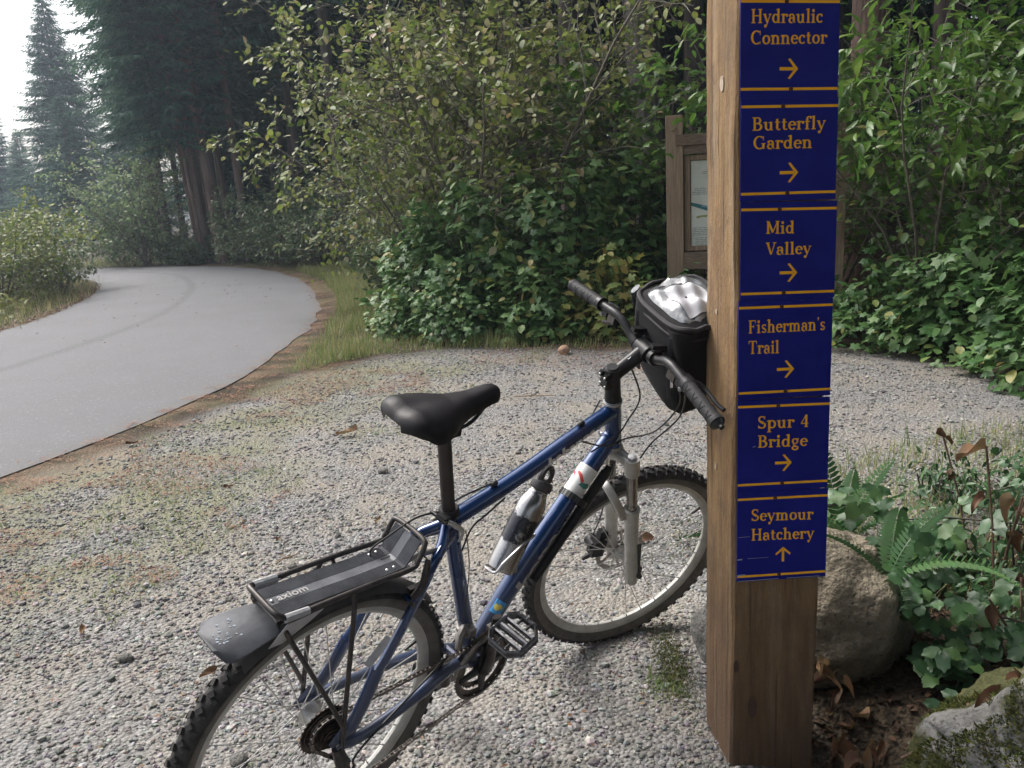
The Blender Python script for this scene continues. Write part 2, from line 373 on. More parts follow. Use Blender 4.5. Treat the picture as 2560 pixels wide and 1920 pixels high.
# ------------------------------------------------------------------ gravel stones (real pebbles)
def ico():
    bm = bmesh.new(); bmesh.ops.create_icosphere(bm, subdivisions=1, radius=.5)
    V = np.array([v.co[:] for v in bm.verts]); F = np.array([[v.index for v in f.verts] for f in bm.faces]); bm.free(); return V, F
ICO = ico()
M_peb = leafmat('pebbles', [(0, (.075, .076, .08)), (.35, (.166, .161, .156)), (.75, (.262, .252, .24)), (.93, (.40, .39, .375)), (1, (.25, .19, .145))], .8, 0, spec=.25)
def rotm(n):
    a = rng.normal(size=(n, 3)); b = rng.normal(size=(n, 3)); return frames(a, b)
def pebbles(name, x, y, s, flat=.55):
    n = len(x); yaw = rng.uniform(0, 2 * pi, n)
    d = np.stack([np.cos(yaw), np.sin(yaw), rng.normal(0, .18, n)], 1); nn = np.stack([rng.normal(0, .22, n), rng.normal(0, .22, n), np.ones(n)], 1)
    Fr = frames(d, nn); sh = np.stack([np.ones(n), rng.uniform(.6, .95, n), rng.uniform(.38, .7, n)], 1)
    TV, TF = ICO; kk = len(TV)
    J = TV[None] * sh[:, None, :] * (1 + rng.uniform(-.2, .24, (n, kk, 1)))
    V = np.einsum('nij,nkj->nki', Fr, J) * s[:, None, None] + np.stack([x, y, ground_z(x, y) + s * .12], 1)[:, None, :]
    F = TF[None] + (np.arange(n) * kk)[:, None, None]
    rv = np.repeat(rng.beta(2, 2, n), kk)
    me = np_mesh(name, V.reshape(-1, 3), F.reshape(-1, 3), M_peb, rv)
    return link(bpy.data.objects.new(name, me), None, 'stuff')
xs, ys, ss = [], [], []
for (y0, y1, dens, smin, smax) in ((.9, 2.6, 5200, .007, .021), (2.6, 4.2, 2600, .009, .024), (4.2, 7.9, 1000, .012, .028)):
    x0, x1 = -.72 * y1 - .25, .72 * y1 + .2; n = int((x1 - x0) * (y1 - y0) * dens)
    x = rng.uniform(x0, x1, n); y = rng.uniform(y0, y1, n)
    kz = (np.abs(x) < .70 * y + .3) & in_poly(x, y, GRAV) & (dist_line(x, y, N_[::4]) > .03)
    dn_ = dist_line(x, y, N_[::4]); kz &= rng.uniform(size=n) < np.clip(.45 + np.minimum(dn_, 1) * .35 + .5 * vn(x, y, 1.5, 21) + .25 * vn(x, y, 5, 22), .10, 1)
    x, y = x[kz], y[kz]; xs.append(x); ys.append(y); u = rng.uniform(size=len(x)); ss.append(smin + (smax - smin) * u ** 2.4 + (u > .994) * .012)
pebbles('gravel', np.concatenate(xs), np.concatenate(ys), np.concatenate(ss))
tag(bpy.data.objects['gravel'], 'loose grey crushed gravel covering the clearing beside the path', 'gravel')
print('pebbles', sum(map(len, xs)))
# scattered small stones with grass at the far and right edges
# ------------------------------------------------------------------ grass, litter, moss
def blades(name, x, y, hgt, wd, m, rlo, rhi, label, cat, lean=.5, z0=0):
    n = len(x); a = rng.uniform(0, 2 * pi, n); l = np.abs(rng.normal(0, lean, n))
    T = (np.array([(0, -.5, 0), (0, .5, 0), (.5, .3, .05), (.5, -.3, .05), (1, 0, .28)]), np.array([(0, 1, 2), (0, 2, 3), (3, 2, 4)]))
    d = np.stack([np.cos(a) * l, np.sin(a) * l, np.ones(n)], 1); d = unit(d)
    nn = np.stack([-np.cos(a), -np.sin(a), l], 1)
    Fr = frames(d, nn); TV, TF = T
    V = TV[None] * np.stack([hgt, wd, -hgt * .6 * l], 1)[:, None, :]
    V = np.einsum('nij,nkj->nki', Fr, V) + np.stack([x, y, ground_z(x, y) + z0], 1)[:, None, :]
    F = TF[None] + (np.arange(n) * 5)[:, None, None]
    rv = np.repeat(rng.uniform(rlo, rhi, n), 5)
    o = link(bpy.data.objects.new(name, np_mesh(name, V.reshape(-1, 3), F.reshape(-1, 3), m, rv)), None, 'stuff')
    return tag(o, label, cat)
def sample_poly(poly, n):
    poly = np.array(poly, float); lo, hi = poly.min(0), poly.max(0); out = []
    while sum(map(len, out)) < n:
        p = rng.uniform(lo, hi, (n * 2, 2)); out.append(p[in_poly(p[:, 0], p[:, 1], poly)])
    return np.concatenate(out)[:n]
# verge between the path and the bushes
p = sample_poly([(-1.9, 6.9), (-2.0, 9), (-2.2, 10.8), (-2.6, 12.8), (-3.5, 16), (-4.7, 18.8), (-3.6, 19.2), (-2.4, 15), (-1.5, 11), (-.5, 8.9), (1.2, 8.1), (1.6, 7.3), (.8, 7.3), (.2, 7.5), (-.7, 7.75), (-1.3, 7.6)], 42000)
kz = rng.uniform(size=len(p)) < np.clip(.55 + .5 * vn(p[:, 0], p[:, 1], 1.6, 31), .1, 1); p = p[kz]
blades('grass', p[:, 0], p[:, 1], rng.uniform(.03, .11, len(p)) * (1.25 + .75 * vn(p[:, 0], p[:, 1], 2.2, 61) + .5 * (p[:, 1] > 8.6) + .4 * (p[:, 1] > 11)), rng.uniform(.003, .008, len(p)), M_grass, 0, .85, 'rough green and straw coloured grass between the path bend and the thicket', 'grass')
# far side of the bend
q = rng.uniform(0, 1, 9000); idx = (q * 60 + 98).astype(int); off = rng.uniform(.05, 2.0, 9000)
tn = unit(np.gradient(N_, axis=0)); nrm = np.stack([tn[:, 1], -tn[:, 0]], 1)
P2 = N_[idx] + nrm[idx] * off[:, None] + rng.normal(0, .1, (9000, 2))
blades('grass', P2[:, 0], P2[:, 1], rng.uniform(.1, .35, 9000), rng.uniform(.006, .014, 9000), M_grass, .1, .95, 'tall yellowing grass strip along the far outer edge of the path bend', 'grass')
idx = (rng.uniform(0, 1, 12000) * 75 + 42).astype(int); off = rng.uniform(.05, 2.4, 12000); tf_ = unit(np.gradient(F_, axis=0)); nf = np.stack([-tf_[:, 1], tf_[:, 0]], 1)
P3 = F_[idx] + nf[idx] * off[:, None] + rng.normal(0, .1, (12000, 2))
blades('grass', P3[:, 0], P3[:, 1], rng.uniform(.06, .28, 12000), rng.uniform(.006, .013, 12000), M_grass, .2, 1, 'dry olive grass on the inner left edge of the path bend', 'grass')
# sparse short grass on the gravel by the path
p = sample_poly([(-3.6, 2.2), (-2.8, 4.6), (-2.2, 6.8), (-2.1, 8.5), (-1.2, 8), (.4, 7.4), (.1, 6.2), (-.6, 5), (-1.2, 3.8), (-1.5, 2.2)], 26000)
msk = (vn(p[:, 0], p[:, 1], 1.9, 41) * .55 + vn(p[:, 0], p[:, 1], 5.5, 42) * .6) > .22 ; p = p[msk]
blades('grass', p[:, 0], p[:, 1], rng.uniform(.008, .026, len(p)), rng.uniform(.003, .006, len(p)), M_grass, .0, .62, 'thin patches of short grass growing through the gravel beside the path', 'grass', 1.1, .006)
# tuft and herbs, right of the post and beside its foot
p = np.vstack([sample_poly([(.66, 2.5), (.7, 3.1), (1.3, 3.9), (2.6, 4.4), (3.4, 4.0), (3.2, 2.5), (1.9, 1.7), (1.2, 2.3)], 5200)])
blades('grass', p[:, 0], p[:, 1], rng.uniform(.03, .16, len(p)), rng.uniform(.003, .006, len(p)), M_grass, .0, .8, 'fine green and yellow grass behind the boulder right of the signpost', 'grass', .7)
p = np.stack([rng.normal(.39, .035, 420), rng.normal(2.12, .05, 420)], 1)
blades('grass_tuft', p[:, 0], p[:, 1], rng.uniform(.006, .03, 420), rng.uniform(.002, .004, 420), M_grass, .0, .55, 'small grass tuft in the gravel just left of the foot of the signpost', 'grass', .9)
# orange needle litter along the path edges
def litter(name, pts, ln, m, label, cat, lo=0, hi=1, zo=.006, tmp=LK, tilt=.25):
    n = len(pts); a = rng.uniform(0, 2 * pi, n); d = np.stack([np.cos(a), np.sin(a), rng.normal(0, tilt * .6, n)], 1); nn = np.stack([rng.normal(0, tilt, n), rng.normal(0, tilt, n), np.ones(n)], 1)
    V, F = scatter(tmp, np.stack([pts[:, 0], pts[:, 1], ground_z(pts[:, 0], pts[:, 1]) + zo + rng.uniform(0, .006, n)], 1), frames(d, nn), ln)
    o = link(bpy.data.objects.new(name, np_mesh(name, V, F, m, np.repeat(rng.uniform(lo, hi, n), len(tmp[0])))), None, 'stuff'); return tag(o, label, cat)
NT = (np.array([(0, -.06, 0), (0, .06, 0), (1, .04, .02), (1, -.04, .02)]), np.array([(0, 1, 2), (0, 2, 3)]))
idx = (rng.uniform(0, 1, 20000) ** 1.3 * 120 + 18).astype(int); off = np.abs(rng.normal(0, .3, 20000)) * (1 + .6 * vn(N_[idx][:, 0], N_[idx][:, 1], 1.5, 51)) - .05
P4 = N_[idx] + nrm[idx] * off[:, None] + rng.normal(0, .05, (20000, 2))
litter('needle_litter', P4, rng.uniform(.012, .04, 20000), M_need, 'rusty conifer needles drifted along the near edge of the path', 'needles', tmp=NT, zo=.012)
idx = (rng.uniform(0, 1, 3500) * 70 + 40).astype(int); P5 = F_[idx] + nf[idx] * np.abs(rng.normal(0, .12, 3500))[:, None] - nf[idx] * .05
litter('leaf_litter', P5, rng.uniform(.02, .06, 3500), M_dry, 'fallen orange leaves lining the left edge of the path', 'leaves', tmp=LK, zo=.03)
P6 = sample_poly([(-3, 2.5), (-2.3, 6.6), (-1.6, 7), (1.6, 7.2), (2.6, 5.5), (1.5, 3.2), (.5, 2.4), (.1, 1.4), (-1.2, 1.2)], 2600)
litter('leaf_litter', P6, rng.uniform(.006, .022, 2600), M_dry, 'tiny brown leaf crumbs scattered over the gravel clearing', 'leaves', zo=.014)
P7 = sample_poly([(-.4, 7.0), (-.2, 7.7), (1.6, 7.4), (2.6, 6.9), (2.4, 6.2), (.8, 6.3)], 2600)
litter('needle_litter', P7, rng.uniform(.015, .04, 2600), M_need, 'orange needles in front of the thicket at the back of the clearing', 'needles', tmp=NT, zo=.014)
P6b = sample_poly([(-3.0, 3.2), (-2.4, 6.0), (-1.9, 7.2), (-.9, 7.4), (-.6, 6.2), (-1.0, 4.6), (-1.3, 3.0), (-1.6, 2.0)], 26000)
P6b = P6b[vn(P6b[:, 0], P6b[:, 1], 2.1, 71) + .7 * vn(P6b[:, 0], P6b[:, 1], 6, 72) > .25]
litter('needle_litter', P6b, rng.uniform(.010, .032, len(P6b)), M_need, 'brown needles gathered in patches on the gravel between path and saddle', 'needles', 0, .8, tmp=NT, zo=.010)
# bits on the asphalt
P8 = sample_poly([(-6.6, 9), (-2.6, 8.2), (-3.4, 13), (-5.2, 18), (-8.2, 19), (-7, 13)], 130)
n = len(P8); a = rng.uniform(0, 2 * pi, n)
V, F = scatter(LK, np.stack([P8[:, 0], P8[:, 1], np.full(n, .045)], 1), frames(np.stack([np.cos(a), np.sin(a), 0 * a], 1), np.tile([.1, .1, 1.], (n, 1))), rng.uniform(.02, .06, n))
tag(link(bpy.data.objects.new('leaf_litter', np_mesh('leaf_litter', V, F, M_dry, np.repeat(rng.uniform(size=n), 4))), None, 'stuff'), 'few small dead leaves lying on the asphalt', 'leaves')

# ------------------------------------------------------------------ vegetation builders
def as_obj(name, me, parent=None, kind=None): return link(bpy.data.objects.new(name, me), parent, kind)
def proj(P):
    d = np.atleast_2d(P) - CAMP; z = d @ np.array(_f); return np.stack([d @ np.array(_rr) / z, d @ np.array(_uu) / z, z], 1)
def put_leaves(root, tmpl, P, Fr, S, m, lo, hi, nparts, name='foliage'):
    """P in world; the nparts leaves that show largest are leaf objects, the rest one mesh"""
    org = np.array(root.location); pr = proj(P); vis = (pr[:, 2] > .2) & (np.abs(pr[:, 0]) < .62) & (np.abs(pr[:, 1]) < .47)
    score = np.where(vis, S / np.maximum(pr[:, 2], .2) * np.abs(np.einsum('ij,ij->i', Fr[:, :, 2], unit(P - CAMP))), 0) if nparts else None
    idx = np.argsort(-score)[:nparts] if nparts else np.array([], int)
    rest = np.setdiff1d(np.arange(len(P)), idx); rv = rng.uniform(lo, hi, len(P))
    if len(rest):
        V, F = scatter(tmpl, P[rest] - org, Fr[rest], S[rest]); as_obj(name, np_mesh(name, V, F, m, np.repeat(rv[rest], len(tmpl[0])), smooth=True), root, 'stuff' if len(rest) > 40 else None)
    if len(idx):
        proto = []
        for q in range(6):
            V = tmpl[0].copy(); V[:, 2] += .05 * np.sin(V[:, 0] * 7 + q * 2) * (1 + V[:, 1]); V[:, 1] *= .88 + .05 * q
            proto.append(np_mesh('leaf', V, tmpl[1], m, np.full(len(V), lo + (hi - lo) * (q + .5) / 6), smooth=True))
        for i in idx:
            o = bpy.data.objects.new('leaf', proto[min(5, int((rv[i] - lo) / (hi - lo + 1e-9) * 6))]); C.objects.link(o); o.parent = root
            Mx = Matrix((Fr[i] * S[i]).tolist()).to_4x4(); Mx.translation = Vector(P[i] - org); o.matrix_basis = Mx
def stems_to(root, lines, m, name='stem', split=True):
    org = Vector(root.location)
    if split:
        for grp in lines:
            mb = MB()
            for pts, r0, r1 in grp: mb.tube([Vector(p) - org for p in pts], list(np.linspace(r0, r1, len(pts))), 5, cap=False)
            mb.build(name, m, root)
def grow(base, n_stems, H, tilt, seed, r0=.012, branches=9, twigs=3, lean=(0, 0), z0=0, start=.3, blen=.42, kink=.12):
    """returns groups of polylines (one per stem) and leaf anchors (point, direction)"""
    q = np.random.default_rng(seed); G = []; A = []
    for s in range(n_stems):
        a = 2 * pi * (s + q.uniform(-.3, .3)) / n_stems; t_ = abs(q.normal(tilt, tilt * .35)); d = np.array([sin(t_) * cos(a) + lean[0], sin(t_) * sin(a) + lean[1], cos(t_)]); d = d / np.linalg.norm(d)
        h_ = H * q.uniform(.72, 1.05); n_ = 9; p = np.array([base[0] + .06 * cos(a), base[1] + .06 * sin(a), z0]); pts = [p]
        for i in range(n_):
            d = d + q.normal(0, kink, 3) * .6 + np.array([d[0] * .04, d[1] * .04, -.01]); d = d / np.linalg.norm(d); p = p + d * h_ / n_; pts.append(p)
        grp = [(pts, r0 * q.uniform(.8, 1.2), r0 * .2)]
        for b in range(branches):
            t = start + (1 - start) * (b + q.uniform(0, 1)) / branches; i = min(int(t * n_), n_ - 1); f = t * n_ - i; p0 = pts[i] * (1 - f) + pts[i + 1] * f
            dd = unit(pts[i + 1] - pts[i]); sd_ = q.normal(size=3); sd_ = unit(sd_ - dd * (sd_ @ dd)); bd = unit(dd * .55 + sd_ * .8 + np.array([0, 0, .12])); L_ = h_ * blen * (1.1 - t * .75) * q.uniform(.7, 1.2); bp_ = [p0]
            for k in range(5): bd = unit(bd + q.normal(0, .14, 3) + np.array([0, 0, -.03])); bp_.append(bp_[-1] + bd * L_ / 5)
            grp.append((bp_, r0 * .38 * (1.1 - t * .6), r0 * .1))
            for k in range(1, 6): A.append((bp_[k], bd))
            for w_ in range(twigs):
                k = q.integers(1, 5); td = unit(unit(bp_[k + 1] - bp_[k]) * .6 + q.normal(0, .6, 3)); tp = [bp_[k], bp_[k] + td * L_ * .22, bp_[k] + td * L_ * .4 + np.array([0, 0, -.01])]
                grp.append((tp, r0 * .16, r0 * .06)); A += [(tp[1], td), (tp[2], td), ((tp[1] + tp[2]) / 2, td)]
        G.append(grp)
    return G, A
def bush(name, label, cat, base, n_stems, H, tilt, seed, tmpl, m, ls, n_leaves, lo=0, hi=1, nparts=0, group=None, r0=.012, sm=None, droop=.25, zmin=None, jit=.05, **k):
    z0 = float(ground_z(base[0], base[1])); root = thing(name, label, cat, (base[0], base[1], z0), group); G, A = grow(base, n_stems, H, tilt, seed, r0, z0=z0 - .03, **k)
    stems_to(root, G, sm or M_twig); q = np.random.default_rng(seed + 999); i = q.integers(0, len(A), n_leaves)
    P = np.array([A[j][0] for j in i]) + q.normal(0, jit, (n_leaves, 3)); D = np.array([A[j][1] for j in i]); D = unit(D + q.normal(0, .7, (n_leaves, 3)) + np.array([0, 0, -droop]))
    Nn = unit(np.stack([q.normal(0, .42, n_leaves), q.normal(0, .42, n_leaves) - .12, np.ones(n_leaves)], 1))
    if zmin is not None: kz = P[:, 2] > zmin; P, D, Nn = P[kz], D[kz], Nn[kz]
    S_ = q.uniform(ls[0], ls[1], len(P)); put_leaves(root, tmpl, P, frames(D, Nn), S_, m, lo, hi, nparts); return root
def mound(name, label, cat, c, r, tmpl, m, ls, n, lo=0, hi=1, nparts=0, group=None, seed=0, canes=8, inner=.35, lump=.34, sm=None, z0=None):
    """leafy dome: leaves layered on a lumpy shell over canes"""
    q = np.random.default_rng(seed); z0 = float(ground_z(c[0], c[1])) if z0 is None else z0; root = thing(name, label, cat, (c[0], c[1], z0), group)
    v = unit(q.normal(size=(n, 3))); v[:, 2] = np.abs(v[:, 2]) * 1.0
    rr = 1 + lump * (np.sin(v[:, 0] * 5 + seed) * np.sin(v[:, 1] * 6 + seed * 2) + .7 * np.sin(v[:, 2] * 9 + seed + v[:, 0] * 7)) * .7
    dep = 1 - inner * q.uniform(0, 1, n) ** 1.6; P = v * (rr * dep)[:, None] * np.array([r[0], r[1], r[2]]) + np.array([c[0], c[1], z0 + .03]) + q.normal(0, .02, (n, 3))
    out = unit(v / np.array(r)); Nn = unit(out * .5 + np.array([0, 0, .75]) + q.normal(0, .32, (n, 3))); D = unit(np.stack([out[:, 0], out[:, 1], -.35 + 0 * out[:, 0]], 1) + q.normal(0, .45, (n, 3)))
    for _ in range(canes):
        a = q.uniform(0, 2 * pi); e = q.uniform(.1, .8); top = np.array([c[0] + r[0] * e * cos(a), c[1] + r[1] * e * sin(a), z0 + r[2] * sqrt(1 - e * e) * .95]); b0 = np.array([c[0] + r[0] * e * .4 * cos(a), c[1] + r[1] * e * .4 * sin(a), z0 - .03]); mid = (b0 * .45 + top * .55) + q.normal(0, .04, 3)
        mb = MB(); org = Vector(root.location); mb.tube([Vector(p) - org for p in (b0, mid, top)], [.006, .005, .003], 5, cap=False); mb.build('stem', sm or M_twigd, root)
    S_ = q.uniform(ls[0], ls[1], n); Fr_ = frames(D, Nn); c1 = q.uniform(size=n) < .68
    put_leaves(root, tmpl, P[c1], Fr_[c1], S_[c1], m, lo, hi, nparts); put_leaves(root, LS if tmpl is LL else LN, P[~c1], Fr_[~c1], S_[~c1] * .8, m, min(lo + .15, .9), 1, 0); return root

# ------------------------------------------------------------------ conifers
FT = (np.array([(0, 0, 0), (.45, .10, .01), (1, 0, -.08), (.45, -.10, .01), (.25, .02, 0), (.6, .30, -.05), (.25, -.02, 0), (.6, -.30, -.05), (.5, .02, 0), (.85, .22, -.08), (.5, -.02, 0), (.85, -.22, -.08), (.38, .04, 0), (.38, -.04, 0), (.64, .03, 0), (.64, -.03, 0)], float),
      np.array([(0, 2, 1), (0, 3, 2), (4, 12, 5), (6, 7, 13), (8, 14, 9), (10, 11, 15)]))
def conifer_mesh(seed, H, zc, Lmax, droop=.3, whorl=.34, nb=5, conic=1.0, pw=.8):
    q = np.random.default_rng(seed); P = []; D = []; Nn = []; S_ = []; BRV = []; br = MB(); z = zc
    while z < H - .1:
        t = (z - zc) / (H - zc)
        for b in range(nb):
            if q.uniform() < .08: continue
            a = q.uniform(0, 2 * pi); L_ = Lmax * ((1 - t) ** pw * conic + .04) * q.uniform(.65, 1.15) * (.6 + .4 * min(1, t * 8)); n_ = max(3, int(L_ / .13)); bt = q.normal(0, .16); h0 = np.array([cos(a), sin(a), 0.]); side = np.array([-sin(a), cos(a), 0.])
            dr = droop * (1 - t) + .05; p = np.array([0, 0, z]); el = .25 - dr * .6; pts = [p]
            for i in range(n_):
                f = (i + 1) / n_; e = el - dr * sin(f * pi * .8) * .9 + .35 * f * f * dr; step = L_ / n_; p = p + (h0 * cos(e) + np.array([0, 0, sin(e)])) * step; pts.append(p)
                if f > .04:
                    for s in (-1, 1):
                        w_ = (.22 + .30 * sin(min(1, f * 1.05) * pi) ** .7 * min(1, L_ / 1.6)) * q.uniform(.7, 1.2)
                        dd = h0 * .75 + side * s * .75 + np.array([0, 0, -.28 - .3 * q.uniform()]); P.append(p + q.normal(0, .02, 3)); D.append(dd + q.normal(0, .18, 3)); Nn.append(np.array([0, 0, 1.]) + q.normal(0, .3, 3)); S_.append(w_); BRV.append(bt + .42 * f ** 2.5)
            BRV.append(bt + .45); P.append(p); D.append(h0 + np.array([0, 0, -.1])); Nn.append(np.array([0, 0, 1.])); S_.append(.35)
            if b % 2 == 0: br.tube([pts[0], pts[len(pts) // 2], pts[-1]], [.018, .012, .005], 3, cap=False)
        z += whorl * q.uniform(.8, 1.2) * (1 - .45 * t)
    for i in range(5): BRV.append(.3); P.append(np.array([0, 0, H - .12 * i])); D.append(np.array([q.normal(0, .3), q.normal(0, .3), 1.])); Nn.append(q.normal(size=3)); S_.append(.3)
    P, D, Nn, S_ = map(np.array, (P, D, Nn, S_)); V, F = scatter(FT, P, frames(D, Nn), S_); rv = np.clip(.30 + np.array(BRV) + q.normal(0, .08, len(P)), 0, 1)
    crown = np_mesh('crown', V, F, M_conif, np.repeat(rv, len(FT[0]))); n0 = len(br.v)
    bme = bpy.data.meshes.new('branches'); bme.from_pydata([tuple(v) for v in br.v], [], br.f); bme.materials.append(M_bark)
    return crown, bme
def trunk_mesh(H, r, seed, m, zlo=-.3, flare=1.5):
    q = np.random.default_rng(seed); mb = MB(); n_ = 14; pts = []; rr = []
    for i in range(n_ + 1):
        t = i / n_; z = zlo + (H - zlo) * t; pts.append((.04 * sin(t * 5 + seed), .04 * cos(t * 4 + seed), z)); rr.append(r * (1 - .85 * t) * (1 + (flare - 1) * math.exp(-max(z, 0) / .35)))
    mb.tube(pts, rr, 10, cap=False); me = bpy.data.meshes.new('trunk'); me.from_pydata(mb.v, [], mb.f); me.materials.append(m); me.polygons.foreach_set('use_smooth', [True] * len(mb.f)); return me
def conifer(x, y, kind, s, yaw, label, group=None, lean=(0, 0), z=None):
    c_, b_, t_ = kind; root = thing('conifer', label, 'tree', (x, y, float(ground_z(x, y)) if z is None else z), group); root.rotation_euler = (lean[0], lean[1], yaw * 0); root.scale = (s, s, s)
    for nm, me in (('trunk', t_), ('crown', c_), ('branches', b_)):
        o = bpy.data.objects.new(nm, me)
        if nm != 'trunk': o['kind'] = 'stuff'
        C.objects.link(o); o.parent = root; o.rotation_euler = (0, 0, yaw)
    return root
TALL = [(*conifer_mesh(1, 17, 4.6, 2.6, .45, nb=7), trunk_mesh(16.5, .16, 1, M_bark)), (*conifer_mesh(2, 19, 5.0, 2.5, .5, nb=7), trunk_mesh(18.5, .19, 2, M_bark)), (*conifer_mesh(3, 16, 4.2, 2.9, .4, nb=7), trunk_mesh(15.5, .15, 3, M_bark))]
EDGE = [(*conifer_mesh(11, 13, .9, 3.7, .42, .20, 11, 1, .95), trunk_mesh(12.6, .2, 5, M_bark)), (*conifer_mesh(12, 10, .7, 2.8, .3, .22, 9, 1, .95), trunk_mesh(9.7, .16, 6, M_bark))]
EDGE2 = [(*conifer_mesh(13, 15, .8, 2.7, .4, .30, 6, 1, .6), trunk_mesh(14.6, .2, 5, M_bark)), (*conifer_mesh(14, 14, .6, 2.6, .35, .30, 6, 1, .6), trunk_mesh(13.6, .17, 6, M_bark))]
HIGH = [(*conifer_mesh(21, 18, 7.2, 2.5, .4), trunk_mesh(17.5, .20, 7, M_bark)), (*conifer_mesh(22, 17, 6.2, 2.6, .4), trunk_mesh(16.5, .15, 8, M_bark))]
conifer(-22.3, 45, EDGE[0], .95, .3, 'tall hazy pointed spruce standing clear against the white sky')
conifer(-31.2, 54, EDGE[1], .9, 1.2, 'small distant pointed spruce at the far left edge of the sky')
conifer(-33.5, 50, EDGE[1], .62, 2.2, 'low distant spruce at the far left, below the small pointed one')
conifer(-20.8, 42, EDGE[1], .72, 2.0, 'shorter bushy spruce at the foot of the tall hazy one')
conifer(-25.8, 47, EDGE[1], .62, .8, 'low spruce at the left foot of the tall hazy one')
conifer(-17.2, 41, EDGE[0], .6, 4.0, 'broad spruce filling the gap right of the tall hazy one')
conifer(-11.0, 37.5, EDGE[0], 1.2, 5.0, 'very large dark spruce at the left corner of the forest wall')
# row of bare trunks at the bend
ROWB = mat('row_bark', (.12, .075, .06), .9, noise=8, col2=(.29, .20, .165), bump=(22, .03), stretch=(1, 1, .12))  # lighter copy of the bark: sunlight on the row put into its colour
ROWK = [(k_[0], k_[1], trunk_mesh(h_, r_, 3 + i_, ROWB, flare=1.2)) for i_, (k_, h_, r_) in enumerate(zip(TALL, (16.5, 18.5, 15.5), (.095, .105, .09)))]
row = [(-.3580, 24.0, .80), (-.3570, 25.4, .8), (-.3545, 23.6, .8), (-.3520, 24.8, 1.0), (-.3475, 23.9, .92), (-.3440, 25.6, .95), (-.3395, 24.2, .9), (-.3350, 23.5, 1.5), (-.3300, 25.0, .95), (-.3255, 26.2, 1.0), (-.2990, 23.9, 1.15), (-.3560, 27.0, .9), (-.3190, 27.5, 1.0)]
for i, (k_, y, s) in enumerate(row):
    conifer(k_ * y, y, ROWK[i % 3], s, i * 1.3, {7: 'thickest trunk in the leaning row at the path bend', 10: 'conifer standing apart, right of the leaning row of trunks'}.get(i, 'slender bare-trunked conifer in the leaning row beside the path bend'), None if i in (7, 10) else 'row of leaning conifers at the path bend', (0, R(-3.4 + .05 * i if i != 10 else -1.5)))
FG = 'conifers of the dark forest wall behind the thicket'; FL_ = 'tall dark conifer in the crowded forest wall'
q_ = np.random.default_rng(77); cnt = 0
for (y0, xa, xb, st_, kinds) in ((64, -46, -27, 2.6, EDGE2), (72, -56, -30, 3.0, EDGE2), (49, -15.5, 24, 2.9, EDGE2), (54, -17, 28, 3.2, EDGE2), (30, 12.5, 24, 2.8, EDGE2), (24, 14, 22, 3, EDGE2), (18.5, 12.5, 18, 2.8, EDGE2), (13.5, 12, 16, 2.6, EDGE2), (8.5, 11, 15, 2.6, EDGE2), (28.6, -11.4, 2, 2.0, TALL), (31.5, -12.2, 6, 2.3, TALL), (35, -13.2, 9, 2.4, TALL), (39, -13.6, 12, 2.6, TALL), (44, -14.5, 15, 2.7, TALL), (24.5, -5.2, 9, 2.1, TALL), (21.5, -3.6, 12, 2.1, HIGH), (18.6, -2.2, 13, 2.1, HIGH), (15.9, -.6, 12.5, 2.1, HIGH), (13.4, 1.2, 12, 2.3, HIGH), (10.8, 4.8, 12, 2.4, HIGH), (8.2, 5.6, 12, 2.4, HIGH), (5.6, 5.0, 11, 2.5, HIGH), (3.0, 4.6, 10, 2.6, HIGH), (.2, 4.4, 12, 2.6, HIGH), (27, 6, 16, 2.2, TALL), (-4.5, -2.5, 13, 2.5, TALL), (-7.5, -4, 13, 2.5, TALL), (-10.5, -6, 13, 2.6, TALL)):
    x = xa
    while x < xb:
        xx = x + q_.uniform(-.7, .7); yy = y0 + q_.uniform(-.9, .9)
        if abs(xx - 2.25) < .7 and yy < 15: x += st_; continue
        conifer(xx, yy, kinds[q_.integers(0, len(kinds))], q_.uniform(.85, 1.15) * (.62 if y0 > 60 else 1.25 if y0 > 45 else 1), q_.uniform(0, 6.28), FL_, FG, (q_.normal(0, .012), q_.normal(-.012, .014))); cnt += 1; x += st_ * q_.uniform(.8, 1.2)
print('forest', cnt)
# nearer trunks
big = (TALL[1][0], TALL[1][1], trunk_mesh(19, .26, 14, M_barkg, flare=1.25))
r_ = thing('conifer', 'thick grey furrowed trunk standing left of the signpost top', 'tree', (2.32, 13.4, .3)); r_.rotation_euler = (0, R(-2.6), 0)
as_obj('trunk', big[2], r_)
o = as_obj('crown', HIGH[0][0], r_)
M_red_b = mat('red_bark', (.09, .055, .045), .9, noise=12, col2=(.24, .15, .12), bump=(26, .03), stretch=(1, 1, .12))
r_ = thing('conifer', 'reddish trunk among bushes just right of the signpost', 'tree', (4.2, 9.9, .15)); as_obj('trunk', trunk_mesh(17, .24, 15, M_red_b, flare=1.15), r_); as_obj('crown', HIGH[1][0], r_)
mb = MB(); mb.tube([(0, 0, -.2), (.02, 0, .5), (0, .01, .98)], [.12, .085, .07], 9); o = mb.build('stump', mat('mossy_stump', (.07, .07, .02), .9, noise=20, col2=(.14, .12, .05))); o.location = (1.32, 10.9, .5); tag(o, 'short mossy broken stump in the dark gap behind the thicket', 'stump')

M_birch = leafmat('birch_leaves', [(0, (.10, .17, .08)), (.6, (.17, .25, .11)), (1, (.26, .31, .15))], .55, .45, spec=.3)
